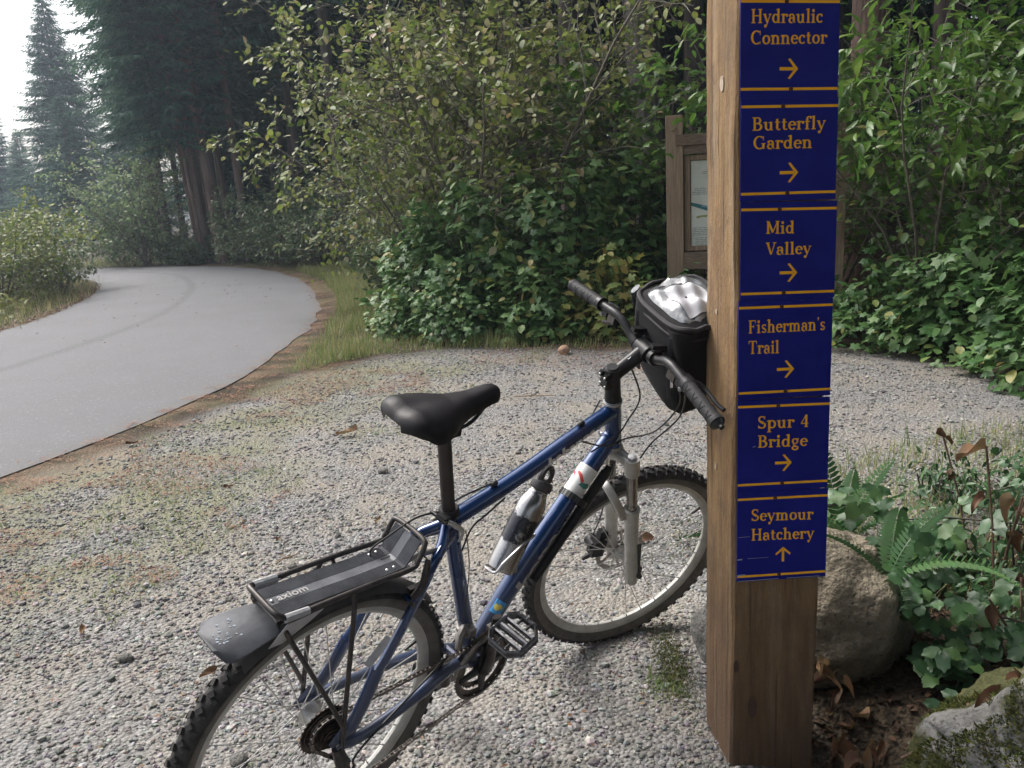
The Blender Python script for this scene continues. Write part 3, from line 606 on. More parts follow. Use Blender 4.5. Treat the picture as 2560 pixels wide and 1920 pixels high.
# ------------------------------------------------------------------ shrubs behind the clearing
TG = 'thimbleberry'
mound(TG, 'thimbleberry bush at the left end of the thicket, beside the grass verge', 'bush', (-.78, 9.1), (.62, .6, 1.22), LL, M_thim, (.085, .145), 1500, .0, .8, 45, seed=1)
mound(TG, 'dark green thimbleberry bush below the multi-stemmed alder', 'bush', (-.2, 8.85), (.74, .70, 1.42), LL, M_thim, (.10, .165), 1900, 0, .78, 70, seed=2)
mound(TG, 'broad thimbleberry bush in the middle of the thicket, yellowing low down', 'bush', (.55, 8.75), (.78, .72, 1.52), LL, M_thim, (.10, .165), 2100, 0, .8, 80, seed=3)
mound(TG, 'tall thimbleberry bush just left of the map board', 'bush', (1.22, 9.0), (.66, .62, 1.75), LL, M_thim, (.10, .155), 2000, .1, .86, 70, seed=4)
mound(TG, 'thimbleberry bush directly behind the map board', 'bush', (2.2, 9.4), (.85, .5, 1.75), LL, M_thim, (.10, .155), 1700, .1, .9, 20, seed=5)
mound(TG, 'yellow leaved thimbleberry clump low in front of the thicket', 'bush', (.98, 8.05), (.50, .34, .74), LL, M_thim, (.10, .155), 520, .72, 1, 45, seed=6, canes=4)
mound(TG, 'small green thimbleberry clump at the front left of the thicket', 'bush', (-.42, 8.2), (.52, .34, .62), LL, M_thim, (.06, .10), 600, .0, .6, 25, seed=7, canes=3)
mound(TG, 'mid green thimbleberry clump at the front middle of the thicket', 'bush', (.32, 8.06), (.44, .32, .66), LL, M_thim, (.085, .145), 520, .2, .9, 35, seed=8, canes=4)
mound(TG, 'low thimbleberry clump by the foot of the map board', 'bush', (1.5, 7.95), (.40, .30, .52), LL, M_thim, (.06, .1), 420, .0, .8, 20, seed=9, canes=3)
mound(TG, 'low leafy clump where the verge meets the thicket', 'bush', (-1.12, 8.7), (.30, .26, .36), LT, M_thim, (.04, .08), 600, .2, .9, 10, seed=10, canes=3)
mound(TG, 'dark leafy bush on the right edge of the gravel, nearest the signpost', 'bush', (3.15, 6.95), (.55, .48, .60), LL, M_thim, (.06, .11), 1000, 0, .7, 50, seed=12)
mound(TG, 'dark leafy bush on the right edge of the gravel, tall middle one', 'bush', (3.62, 6.3), (.62, .55, .92), LL, M_thim, (.085, .145), 1700, 0, .7, 80, seed=13)
mound(TG, 'dark leafy bush on the right edge of the gravel, nearest the camera', 'bush', (3.72, 5.35), (.58, .55, .84), LL, M_thim, (.085, .145), 1400, 0, .65, 60, seed=14)
mound(TG, 'high leafy bush behind the right edge bushes', 'bush', (4.9, 7.6), (1.1, .8, 1.5), LL, M_thim, (.085, .145), 2200, 0, .8, 30, seed=15)
mound(TG, 'low leafy bush at the foot of the right board post', 'bush', (3.15, 7.55), (.34, .3, .34), LT, M_thim, (.04, .08), 420, 0, .6, 20, seed=16, canes=3)
AG = None
bush('alder_shrub', 'multi-stemmed alder with sparse olive leaves, central one above the thicket', 'shrub', (-.12, 9.75), 11, 4.2, .40, 31, LS, M_alder, (.06, .115), 3300, 0, 1, 120, r0=.034, branches=12, twigs=4, start=.36)
bush('alder_shrub', 'alder with pale leaves left of the central one, reaching over the verge', 'shrub', (-.85, 10.6), 9, 4.3, .27, 32, LS, M_alder, (.055, .095), 4400, 0, .97, 70, r0=.02, branches=12, twigs=4, start=.16, lean=(-.05, 0))
bush('alder_shrub', 'thin alder right of the central one in front of dark trunks', 'shrub', (.45, 10.3), 7, 3.6, .24, 33, LS, M_alder, (.055, .10), 2000, .1, 1, 40, r0=.018, branches=10, twigs=3, start=.3, lean=(-.05, 0))
bush('alder_shrub', 'alder behind the left one, top cut by the dark conifers', 'shrub', (-.3, 11.6), 9, 4.8, .34, 34, LS, M_alder, (.06, .10), 2500, 0, .9, 10, r0=.02, branches=12, twigs=4, start=.25)
bush('alder_shrub', 'leafy alder beside the verge before the bend, second from the central one', 'shrub', (-1.3, 12.9), 8, 3.2, .30, 35, LS, M_alder, (.055, .09), 3200, 0, .9, 10, r0=.018, branches=12, twigs=4, start=.08)
# grey green shrubs along the outside of the bend
GS = [(-1.15, 11.5, 1.2, 'low grey shrub just beyond the tall verge grass'), (-1.9, 14.8, 2.1, 'grey green shrub on the outside of the bend, nearest'), (-2.9, 17.4, 2.2, 'grey green shrub on the outside of the bend, second one'), (-1.4, 17.6, 2.9, 'taller shrub behind the grey ones on the bend'), (-4.2, 20.8, 2.4, 'grey green shrub on the outside of the bend, third one'), (-3.3, 22.2, 2.9, 'shrub right of the leaning trunks with pale upper leaves'), (-5.9, 23.6, 1.9, 'low brownish shrub under the leaning trunks'), (-8.6, 23.5, .8, 'small brownish shrub at the foot of the leaning trunks'), (-6.95, 22.9, 1.8, 'rounded shrub just right of the leaning trunks'), (-5.75, 21.4, 2.2, 'twiggy shrub at the outer apex of the bend'), (-4.75, 20.0, 2.2, 'grey shrub at the outer apex of the bend, behind straw grass')]
for i, (x, y, h, lb) in enumerate(GS):
    bush('roadside_shrub', lb, 'shrub', (x, y), 9, h, .48, 50 + i, LS, M_grey, (.055, .10), 2600, 0, 1, 0, r0=.014, branches=10, twigs=3, start=.05, blen=.5)
bush('roadside_shrub', 'tall pale green birch-like bush left of the leaning trunks', 'shrub', (-10.1, 23.9), 14, 3.7, .26, 61, LS, M_birch, (.07, .12), 4200, .3, 1, 0, r0=.02, branches=14, twigs=4, start=.04, blen=.42)
bush('roadside_shrub', 'spreading grey bush at the left foot of the birch-like one', 'shrub', (-11.2, 24.7), 10, 2.0, .5, 62, LS, M_grey, (.07, .12), 2800, 0, .9, 0, r0=.016, branches=10, twigs=3, start=.04, blen=.5)
bush('roadside_shrub', 'brownish bush at the right foot of the birch-like one', 'shrub', (-9.3, 23.9), 8, 1.1, .45, 63, LS, M_grey, (.07, .12), 2600, .1, 1, 0, r0=.016, branches=10, twigs=3, start=.04, blen=.5)
bush('roadside_shrub', 'olive bush on the inside of the bend at the left edge, nearest', 'shrub', (-8.85, 14.7), 12, 2.0, .45, 64, LS, M_alder, (.05, .09), 4200, 0, .9, 0, r0=.016, branches=12, twigs=4, start=.04, blen=.5)
bush('roadside_shrub', 'olive bush on the inside of the bend, behind the nearest one', 'shrub', (-9.7, 17.2), 12, 2.3, .42, 65, LS, M_alder, (.055, .10), 4200, 0, .9, 0, r0=.016, branches=12, twigs=4, start=.04, blen=.5)
bush('roadside_shrub', 'low leafy bush at the inner tip of the bend', 'shrub', (-8.6, 16.2), 9, 1.3, .5, 66, LS, M_grey, (.045, .08), 2200, .2, 1, 0, r0=.012, branches=10, twigs=3, start=.04, blen=.5)
mound('fern_clump', 'low bracken-like clump in the grass at the far left edge', 'bush', (-8.2, 12.6), (.75, .6, .45), LN, M_alder, (.06, .12), 1600, .3, 1, 0, seed=70, canes=3)
# (bright saplings)
# vine maples and bright saplings round the post
bush('vine_maple', 'bright green vine maple above the map board, left of the signpost', 'shrub', (1.95, 9.9), 7, 3.5, .30, 71, LL, M_bright, (.09, .15), 1500, 0, .9, 90, r0=.018, branches=11, twigs=3, start=.3, jit=.07, lean=(-.06, -.08))
bush('vine_maple', 'vine maple right of the signpost in front of the reddish trunk', 'shrub', (3.3, 8.6), 7, 3.2, .33, 72, LL, M_bright, (.08, .13), 1500, 0, .75, 70, r0=.016, branches=11, twigs=3, start=.12, jit=.07)
bush('elderberry', 'elderberry with long drooping leaves hanging in at the top right', 'shrub', (3.55, 6.9), 8, 3.1, .32, 73, LN, M_bright, (.09, .15), 2400, .1, .9, 130, r0=.016, branches=12, twigs=3, start=.45, jit=.06, droop=.6, zmin=1.35, lean=(-.10, -.22))
bush('elderberry', 'tall leafy shrub at the right edge of the picture', 'shrub', (4.3, 7.2), 9, 3.2, .36, 74, LS, M_bright, (.07, .12), 2600, .0, .7, 70, r0=.016, branches=12, twigs=3, start=.2, jit=.07, droop=.5)
bush('hazel_shrub', 'dark tangled hazel with long bare stems right of the board post', 'shrub', (4.05, 7.9), 11, 2.6, .40, 75, LS, M_thim, (.06, .10), 1600, .2, .95, 20, r0=.015, branches=9, twigs=3, start=.3, sm=M_twig)
bush('hazel_shrub', 'thin stemmed hazel behind the tall right edge bush', 'shrub', (4.9, 6.4), 10, 2.6, .40, 76, LS, M_thim, (.06, .10), 2000, .3, .98, 20, r0=.013, branches=9, twigs=3, start=.15, sm=M_twig)

# ------------------------------------------------------------------ right foreground plants
def frond_arrays(L_, w_, n_=24, arch=.5, seed=0):
    V = []; F = []
    for i in range(n_ + 1):
        t = i / n_; x = L_ * sin(t * arch * 1.6) / (arch * 1.6); z = L_ * (1 - cos(t * arch * 1.6)) / (arch * 1.6) * -1 + 0; V += [(x, .0022 * (1 - t), z), (x, -.0022 * (1 - t), z)]
        if i: a = 2 * i - 2; F += [(a, a + 2, a + 3), (a, a + 3, a + 1)]
    for i in range(2, n_):
        t = i / n_; x, _, z = V[2 * i]; l = w_ * (sin(pi * t ** .75) ** .7) ; dxn = L_ / n_ * .78
        for s in (-1, 1):
            b = len(V); V += [(x - dxn * .42, s * .002, z), (x + dxn * .42, s * .002, z), (x + dxn * .75 + l * .12, s * l * .6, z - l * .10), (x + l * .30, s * l, z - l * .2), (x + l * .02 - dxn * .2, s * l * .55, z - l * .08)]; F += [(b, b + 1, b + 2), (b, b + 2, b + 4), (b + 4, b + 2, b + 3)]
    return np.array(V), np.array(F)
def fern(name, label, loc, fronds):
    root = thing(name, label, 'fern', loc)
    for (az, el, L_, w_, arch, rv) in fronds:
        V, F = frond_arrays(L_, w_, arch=arch); ca, sa = cos(el), sin(el); V = np.stack([V[:, 0] * ca - V[:, 2] * sa, V[:, 1], V[:, 0] * sa + V[:, 2] * ca], 1); c, s = cos(az), sin(az); V = np.stack([V[:, 0] * c - V[:, 1] * s, V[:, 0] * s + V[:, 1] * c, V[:, 2]], 1)
        as_obj('frond', np_mesh('frond', V, F, M_fern, np.full(len(V), rv)), root)
fern('sword_fern', 'sword fern with one big arching frond above the bramble, right of the boulder', (1.00, 2.10, .30), [(R(-25), R(50), .36, .052, 1.05, .6), (R(60), R(60), .30, .045, .8, .2), (R(-100), R(35), .2, .03, .8, .1), (R(150), R(62), .26, .04, .8, .3), (R(20), R(70), .3, .045, .7, .0)])
fern('sword_fern', 'sword fern peeping over the boulder beside the signpost edge', (.86, 2.52, .16), [(R(200), R(68), .42, .05, .7, .5), (R(-30), R(70), .42, .045, .8, .8), (R(110), R(65), .4, .045, .7, .3), (R(-80), R(55), .40, .05, 1.0, .5), (R(165), R(50), .4, .05, .9, .2)])
fern('lady_fern', 'feathery fine fern at the gravel edge behind the boulder', (1.22, 2.95, .02), [(R(a), R(e), l, .055, .5, v) for a, e, l, v in ((170, 72, .42, .2), (100, 80, .48, .0), (20, 74, .4, .3), (-60, 70, .38, .1), (220, 60, .34, .5), (60, 60, .36, .2), (-20, 55, .34, .1))])
fern('lady_fern', 'small pale fern at the right picture edge behind the bramble', (1.36, 2.02, .12), [(R(a), R(e), l, .035, .9, v) for a, e, l, v in ((-20, 50, .22, .7), (-80, 45, .2, .5), (60, 60, .2, .2))])
def bramble(label, seed, pts, n_tri, ls, lo=0, hi=1):
    """canes with trifoliate leaves; pts: rough cane path; leaf groups round it"""
    q = np.random.default_rng(seed); P0 = np.array(pts, float); root = thing('bramble', label, 'bramble', tuple(P0[0, :3]))
    org = Vector(P0[0, :3]); mb = MB(); mb.tube(smooth_path_np(P0[:, :3], org), .003, 6); mb.build('stem', M_twigd, root); P, D, Nn, S_ = [], [], [], []
    for i in range(n_tri):
        f = q.uniform(0, len(P0) - 1.001); j = int(f); c = P0[j] * (1 - f + j) + P0[j + 1] * (f - j); p = c[:3] + q.normal(0, 1, 3) * c[3]; toc = unit(CAMP - p); nn = unit(np.array([0, 0, .65]) + toc * .55 + q.normal(0, .25, 3)); d = q.normal(size=3) + np.array([-.1, -.4, -.5]); d = unit(d - nn * (d @ nn)); sd_ = np.cross(nn, d); s_ = q.uniform(*ls)
        for a, k in ((0, 1.0), (1.25, .82), (-1.25, .82)): P.append(p); D.append(d * cos(a) + sd_ * sin(a) + q.normal(0, .06, 3)); Nn.append(nn + q.normal(0, .12, 3)); S_.append(s_ * k)
    put_leaves(root, LT, np.array(P), frames(np.array(D), np.array(Nn)), np.array(S_), M_bram, lo, hi, 300, 'foliage')
def smooth_path_np(P, org):
    out = []
    for i in range(len(P) - 1):
        for j in range(4): out.append(Vector(P[i] * (1 - j / 4) + P[i + 1] * j / 4) - org)
    return out + [Vector(P[-1]) - org]
bramble('dark green bramble tumbling down the right side of the boulder', 5, [(1.06, 2.2, .38, .03), (1.06, 2.05, .30, .045), (1.07, 1.99, .20, .05), (1.12, 1.93, .12, .05), (1.08, 1.9, .04, .045)], 46, (.045, .07))
bramble('bramble sprays over the top edge of the boulder under the ferns', 6, [(.86, 2.38, .40, .04), (.95, 2.36, .42, .05), (1.04, 2.34, .42, .05), (1.12, 2.3, .38, .05)], 13, (.04, .062), .2, 1)
bramble('bramble at the right picture edge above the mossy boulder', 7, [(1.22, 2.05, .22, .05), (1.3, 1.98, .22, .05), (1.38, 1.9, .20, .05)], 30, (.04, .065))
bramble('low dark bramble filling the hollow between boulder and mossy boulder', 9, [(1.22, 2.02, .12, .05), (1.2, 1.92, .10, .06), (1.3, 1.86, .16, .05)], 26, (.04, .06), 0, .6)
bramble('bramble behind the right fern with paler leaves', 8, [(1.2, 2.5, .3, .06), (1.35, 2.45, .32, .07), (1.5, 2.3, .35, .07)], 12, (.05, .075), .2, 1)
for i, (x, y, rx, h, lb) in enumerate([(1.85, 3.35, .20, .16, 'low leafy herb clump at the gravel edge, left of two at the right side'), (2.2, 3.25, .26, .26, 'low leafy herb clump at the gravel edge, right one'), (1.62, 2.55, .26, .24, 'leafy herb clump among dried stems at the right edge'), (1.36, 2.55, .20, .14, 'small herb clump between the feathery fern and bramble'), (1.5, 2.15, .22, .16, 'dark herb clump behind the mossy boulder')]):
    mound('herb_clump', lb, 'plant', (x, y), (rx, rx, h), LT if i % 2 else LN, M_bram, (.03, .055), 360, .0, .8, 40, seed=80 + i, canes=5, inner=.6)
# dried brown weed
def dried(label, loc, hts, seed):
    q = random.Random(seed); root = thing('dried_weed', label, 'plant', loc)
    for k, (dx, dy, h) in enumerate(hts):
        mb = MB(); pts = [(0, 0, 0), (dx * .4, dy * .4, h * .5), (dx, dy, h)]; mb.tube(smooth_path_np(np.array(pts, float), Vector((0, 0, 0))), .0035, 6); mb.build('stem', M_drystem, root)
        for j in range(2):
            f = .7 + .3 * j; o = curl_leaf_v('leaf', (dx * f + q.uniform(-.02, .02), dy * f + q.uniform(-.02, .02), h * f - .01), q.uniform(.05, .085), q.uniform(0, 6), root, q.randint(0, 99))
M_drystem = mat('dry_stem', (.11, .06, .04), .8, noise=30, col2=(.2, .13, .09))
def curl_leaf_v(name, loc, ln, yaw, root, seed):
    r_ = random.Random(seed); V = []; F = []
    for i in range(7):
        x_ = i / 6; h_ = sin(pi * x_ ** .8) * .25 + .02
        for j in (-1, -.5, 0, .5, 1): V.append(((x_) * ln, j * h_ * ln, ln * (.25 * abs(j) ** 1.4 + .15 * sin(x_ * 6 + seed) * j - .5 * x_ * x_ + r_.uniform(-.03, .03))))
    for i in range(6):
        for j in range(4): a = i * 5 + j; F.append((a, a + 1, a + 6, a + 5))
    me = np_mesh(name, np.array(V), np.array(F), M_dry, np.full(len(V), r_.random()), smooth=True); o = as_obj(name, me, root); o.location = loc; o.rotation_euler = (r_.uniform(-.6, .6), r_.uniform(-.3, .9), yaw); return o
dried('dried brown weed with curled leaves, tallest, at the right picture edge', (1.42, 2.3, .10), [(-.06, 0, .50), (.10, .02, .42), (.02, -.06, .36)], 3)
dried('single dried brown weed stalk standing in the herb clumps', (1.52, 2.62, .08), [(-.10, .04, .46)], 4)
dried('broken dry stems behind the mossy boulder', (1.30, 1.98, .12), [(.10, 0, .22), (-.08, .02, .16), (.02, .05, .2)], 5)
M_dkleaf = leafmat('dark_brown_leaves', [(0, (.014, .009, .006)), (.7, (.04, .024, .014)), (1, (.10, .06, .035))], .85, .1, spec=.2)  # darker browns than the other dry leaves
P9 = np.stack([rng.uniform(.66, 1.6, 1500), rng.uniform(1.25, 2.3, 1500)], 1)
litter('leaf_litter', P9, rng.uniform(.012, .04, 1500), M_dkleaf, 'dark brown leaf litter on the shaded soil right of the signpost foot', 'leaves', 0, 1, zo=.01, tilt=.5)
# dead leaves and stems on the mossy boulder and at the post foot
q = random.Random(3)
M_debr = M_dry
for i in range(34):
    if i < 18: x, y = 1.13 + q.gauss(0, .11), 1.60 + q.gauss(0, .10); z = .265 - ((x - 1.16) ** 2 + (y - 1.62) ** 2) * 2.2
    elif i < 28: x, y = .86 + q.gauss(0, .10), 1.80 + q.gauss(0, .07); z = .03
    else: x, y = .78 + q.gauss(0, .04), 1.93 + q.gauss(0, .03); z = .08 + .06 * q.random()
    o = curl_leaf_v('dead_leaf', (x, y, max(z, float(ground_z(x, y)) + .012)), q.uniform(.04, .10), q.uniform(0, 6), None, i + 40)
    o.scale = (1, q.uniform(.5, 1), 1)
    tag(o, ['curled brown dead leaf lying on the mossy boulder', 'dead leaf in the shade between the post foot and mossy boulder', 'pale dead leaf caught between the post and big boulder'][0 if i < 18 else 1 if i < 28 else 2], 'leaf', ['dead leaves on the mossy boulder', 'dead leaves in the shade by the post foot', 'dead leaves wedged beside the post'][0 if i < 18 else 1 if i < 28 else 2])
for (a_, b_, c_, lb) in (((.86, 1.70, .05), (1.0, 1.66, .16), (1.30, 1.62, .27), 'dark dead stem lying diagonally across the mossy boulder'), ((.92, 1.58, .06), (.98, 1.60, .12), (1.02, 1.72, .17), 'short dead stem on the left flank of the mossy boulder'), ((1.15, 1.5, .2), (1.22, 1.6, .24), (1.3, 1.75, .22), 'thin dead stem on top of the mossy boulder')):
    mb = MB(); mb.tube(smooth_path_np(np.array([a_, b_, c_]), Vector((0, 0, 0))), .0045, 6); tag(mb.build('dead_twig', M_drystem), lb, 'stick')

# ------------------------------------------------------------------ haze
hz = MB(); hz.box((-2, 50, 14.5), (190, 190, 33)); hz = hz.build('haze', None, smooth=False, kind='stuff')
hm = bpy.data.materials.new('haze'); hm.use_nodes = True; t = hm.node_tree; t.nodes.clear(); pv = t.nodes.new('ShaderNodeVolumePrincipled'); pv.inputs['Density'].default_value = HAZE; pv.inputs['Color'].default_value = (.72, .86, 1, 1); pv.inputs['Anisotropy'].default_value = .55
ou = t.nodes.new('ShaderNodeOutputMaterial'); t.links.new(pv.outputs[0], ou.inputs['Volume']); hz.data.materials.append(hm)

# ------------------------------------------------------------------ serif lettering as geometry
TK, TN = .175, .08
def _seg(p, q, w): return ('l', [p, q], [w, w])
def _arc(cx, cy, rx, ry, a0, a1, tk=TK, tn=TN, n=12):
    P = []; W_ = []
    for i in range(n + 1):
        a = R(a0 + (a1 - a0) * i / n); P.append((cx + rx * cos(a), cy + ry * sin(a))); W_.append(tn + (tk - tn) * abs(cos(a)) ** 1.3)
    return ('l', P, W_)
def _sf(x, y, l=.17, r=.17): return _seg((x - l, y), (x + r, y), .075)
def _stem(x, y0, y1, bot=1, top='l'):
    o = [_seg((x, y0), (x, y1), TK)]
    if bot: o.append(_sf(x, y0 + .035))
    if top == 'l': o.append(('l', [(x - .2, y1 - .09), (x, y1 - .03)], [.06, .1]))
    if top == 'b': o.append(_sf(x, y1 - .035))
    return o
def _ball(x, y, r=.085): return _arc(x, y, r * .5, r * .5, 0, 360, r, r, 8)
GL = {
 'o': (.68, [_arc(.33, .33, .25, .29, 0, 360, n=20)]),
 'c': (.58, [_arc(.32, .33, .24, .29, 50, 318, n=16), _ball(.47, .52)]),
 'e': (.62, [_arc(.32, .33, .24, .29, 0, 322, n=18), _seg((.1, .37), (.55, .37), .07)]),
 'a': (.64, [_arc(.28, .44, .19, .18, 160, 0, .15), _seg((.47, .44), (.47, .12), TK), _arc(.27, .19, .18, .17, 60, 300, n=12), _seg((.36, .34), (.47, .38), .07), ('l', [(.47, .12), (.52, .04), (.6, .06)], [.12, .07, .05]), _ball(.14, .5, .09)]),
 'b': (.74, _stem(.17, 0, 1.02, 0) + [_arc(.39, .33, .24, .29, 0, 360, n=20)]),
 'd': (.76, _stem(.56, .02, 1.02, 0) + [_arc(.32, .33, .23, .29, 0, 360, n=20), _seg((.5, .035), (.72, .035), .07)]),
 'h': (.8, _stem(.17, 0, 1.02) + [_arc(.39, .4, .2, .22, 165, 0)] + _stem(.59, 0, .42, 1, None)),
 'n': (.8, _stem(.17, 0, .66) + [_arc(.39, .4, .2, .22, 165, 0)] + _stem(.59, 0, .42, 1, None)),
 'm': (1.18, _stem(.17, 0, .66) + [_arc(.37, .4, .19, .22, 165, 0)] + _stem(.56, 0, .42, 1, None) + [_arc(.76, .4, .19, .22, 165, 0)] + _stem(.95, 0, .42, 1, None)),
 'u': (.8, [_seg((.17, .25), (.17, .64), TK), ('l', [(-.02, .57), (.17, .61)], [.06, .1]), _arc(.37, .25, .2, .22, 180, 360), _seg((.57, .03), (.57, .64), TK), ('l', [(.38, .57), (.57, .61)], [.06, .1]), _seg((.57, .035), (.72, .035), .07)]),
 'r': (.56, _stem(.17, 0, .66) + [_arc(.38, .38, .2, .23, 165, 60, .12), _ball(.49, .54, .11)]),
 's': (.54, [_arc(.27, .47, .16, .15, 40, 250, .13), ('l', [(.2, .36), (.36, .27)], [.15, .15]), _arc(.26, .18, .17, .14, 45, -150, .13), _seg((.42, .5), (.43, .64), .05), _seg((.09, .02), (.09, .16), .05)]),
 't': (.48, [_seg((.2, .14), (.2, .84), TK), _seg((.03, .6), (.42, .6), .075), _arc(.32, .15, .13, .11, 180, 330, .12)]),
 'l': (.4, _stem(.19, 0, 1.02)), 'i': (.4, _stem(.19, 0, .66) + [_ball(.19, .87, .12)]),
 'f': (.48, _stem(.2, 0, .82, 1, None) + [_arc(.37, .8, .17, .17, 180, 50, .15), _ball(.48, .9, .1), _seg((.03, .6), (.42, .6), .075)]),
 'y': (.7, [('l', [(.1, .64), (.35, .04)], [TK, .15]), ('l', [(.6, .64), (.36, .02), (.26, -.2)], [.07, .08, .07]), _ball(.19, -.21, .12), _sf(.1, .62, .11, .13), _sf(.6, .62, .12, .1)]),
 'g': (.66, [_arc(.3, .43, .2, .2, 0, 360, .15, n=16), _arc(.31, -.13, .23, .14, 0, 360, .13, .09, 16), ('l', [(.2, .24), (.16, .12), (.34, .06)], [.06, .1, .12]), _seg((.44, .58), (.6, .63), .08)]),
 'p': (.76, _stem(.17, -.32, .66) + [_arc(.4, .33, .24, .29, 0, 360, n=20)]),
 "'": (.26, [('l', [(.13, 1.0), (.1, .76)], [.15, .04])]),
 '4': (.7, [_seg((.47, .02), (.47, 1), TK), _seg((.44, .98), (.06, .3), .075), _seg((.04, .3), (.64, .3), .085), _sf(.47, .035, .15, .15)]),
 'H': (1.02, _stem(.22, 0, 1, 1, 'b') + _stem(.8, 0, 1, 1, 'b') + [_seg((.22, .52), (.8, .52), .08)]),
 'C': (.92, [_arc(.48, .5, .38, .46, 52, 308, .19, n=18), _seg((.78, .66), (.78, .98), .06), _seg((.78, .02), (.78, .22), .05)]),
 'G': (1.0, [_arc(.48, .5, .38, .46, 52, 300, .19, n=18), _seg((.78, .66), (.78, .98), .06), _seg((.78, .04), (.78, .42), TK), _seg((.62, .42), (.95, .42), .07)]),
 'B': (.86, _stem(.22, 0, 1, 0, None) + [_seg((.04, .965), (.42, .965), .07), _seg((.04, .035), (.44, .035), .07), _arc(.4, .75, .24, .215, 90, -90, .17), _arc(.42, .28, .3, .245, 90, -90, .18), _seg((.25, .53), (.44, .53), .07)]),
 'M': (1.2, _stem(.2, 0, 1, 1, None) + _stem(1.0, 0, 1, 1, 'b') + [_seg((.22, .96), (.6, .1), .17), _seg((.98, .96), (.6, .1), .08), _sf(.2, .965, .16, .06)]),
 'V': (.86, [('l', [(.14, .98), (.45, .04)], [.18, .15]), ('l', [(.76, .98), (.46, .04)], [.08, .08]), _sf(.14, .965, .14, .17), _sf(.76, .965, .15, .12)]),
 'F': (.78, _stem(.22, 0, 1, 1, None) + [_seg((.04, .965), (.7, .965), .07), _seg((.25, .52), (.54, .52), .07), _seg((.7, .98), (.7, .76), .06), _seg((.54, .64), (.54, .4), .05)]),
 'T': (.88, _stem(.44, 0, 1, 1, None) + [_seg((.06, .965), (.82, .965), .07), _seg((.07, .98), (.07, .76), .06), _seg((.81, .98), (.81, .76), .06)]),
 'S': (.74, [_arc(.36, .74, .23, .22, 40, 250, .15), ('l', [(.24, .57), (.5, .42)], [.19, .19]), _arc(.36, .27, .26, .23, 45, -150, .15), _seg((.58, .72), (.6, .98), .05), _seg((.09, .02), (.09, .28), .05)]),
 ' ': (.42, [])}
GL = {k: v for k, v in GL.items()}
def word_polys(s, x0, x1, y, y1, capz):
    """quads (in sign coordinates) of a word running from (x0,y) to (x1,y1)"""
    adv = sum(GL[c][0] + .05 for c in s) - .05; sx = (x1 - x0) / adv; sl = (y1 - y) / (x1 - x0); out = []; cx = 0
    for c in s:
        a, st = GL[c]
        for _, P, W_ in st:
            L_ = []; R_ = []
            for i, (px, py) in enumerate(P):
                q = P[min(i + 1, len(P) - 1)]; p = P[max(i - 1, 0)]; dx, dy = q[0] - p[0], q[1] - p[1]; l = sqrt(dx * dx + dy * dy) or 1; nx_, ny_ = -dy / l, dx / l
                for lst, sgn in ((L_, 1), (R_, -1)):
                    X_ = x0 + (cx + px + sgn * nx_ * W_[i] / 2) * sx; lst.append((X_, y + (py + sgn * ny_ * W_[i] / 2) * capz + (X_ - x0) * sl))
            out.append([(L_[i], L_[i + 1], R_[i + 1], R_[i]) for i in range(len(P) - 1)])
        cx += a + .05
    return out

# ------------------------------------------------------------------ signpost
M_wood = mat('post_cedar', (.25, .138, .052), .8, noise=6, col2=(.44, .28, .125), bump=(90, .014), stretch=(6, 6, .7))
# weathering: paler silver streaks; then colour darkened towards the foot
t = M_wood.node_tree; b = t.nodes['Principled BSDF']; src = b.inputs['Base Color'].links[0].from_socket
tc = nd(t, 'ShaderNodeTexCoord'); mp = nd(t, 'ShaderNodeMapping', Scale=(14, 14, 1.3)); nn_ = nd(t, 'ShaderNodeTexNoise', Scale=2.0, Detail=8.0, Roughness=.7)
t.links.new(tc.outputs['Object'], mp.inputs[0]); t.links.new(mp.outputs[0], nn_.inputs['Vector'])
c = mixc(t, ramp(t, nn_.outputs['Fac'], [(.50, (0, 0, 0)), (.75, (.65, .65, .65))]), src, (.50, .43, .33))
sep = nd(t, 'ShaderNodeSeparateXYZ'); t.links.new(tc.outputs['Object'], sep.inputs[0])
n5 = nd(t, 'ShaderNodeTexNoise', Scale=5.0, Detail=4.0); t.links.new(mp.outputs[0], n5.inputs['Vector'])
ad = nd(t, 'ShaderNodeMath'); ad.operation = 'MULTIPLY_ADD'; t.links.new(n5.outputs['Fac'], ad.inputs[0]); ad.inputs[1].default_value = .5; t.links.new(sep.outputs[2], ad.inputs[2])
c = mixc(t, ramp(t, ad.outputs[0], [(.25, (.8, .8, .8)), (.95, (0, 0, 0))]), c, (.095, .05, .03))
mp3 = nd(t, 'ShaderNodeMapping', Scale=(75, 75, 1.6)); t.links.new(tc.outputs['Object'], mp3.inputs[0]); nc = nd(t, 'ShaderNodeTexNoise', Scale=1.0, Detail=3.0); t.links.new(mp3.outputs[0], nc.inputs['Vector'])
c = mixc(t, ramp(t, nc.outputs['Fac'], [(.33, (.85, .85, .85)), (.40, (0, 0, 0))]), c, (.07, .045, .025))
nb_ = nd(t, 'ShaderNodeTexNoise', Scale=9.0, Detail=5.0, Roughness=.7); t.links.new(tc.outputs['Object'], nb_.inputs['Vector'])
c = mixc(t, ramp(t, nb_.outputs['Fac'], [(.46, (0, 0, 0)), (.66, (.6, .6, .6))]), c, (.15, .092, .055))
t.links.new(c, b.inputs['Base Color'])
M_endg = M_wood
YAW = R(7.345); PO = Vector((.4792, 1.7682, 0)); FX = Vector((cos(YAW), sin(YAW), 0)); BK = Vector((-sin(YAW), cos(YAW), 0)); UP = Vector((0, 0, 1))
PW, PD, PH = .2114, .1675, 1.80
post = thing('signpost', 'square weathered wooden post carrying six blue direction panels', 'signpost', tuple(PO + FX * PW / 2 + BK * PD / 2))
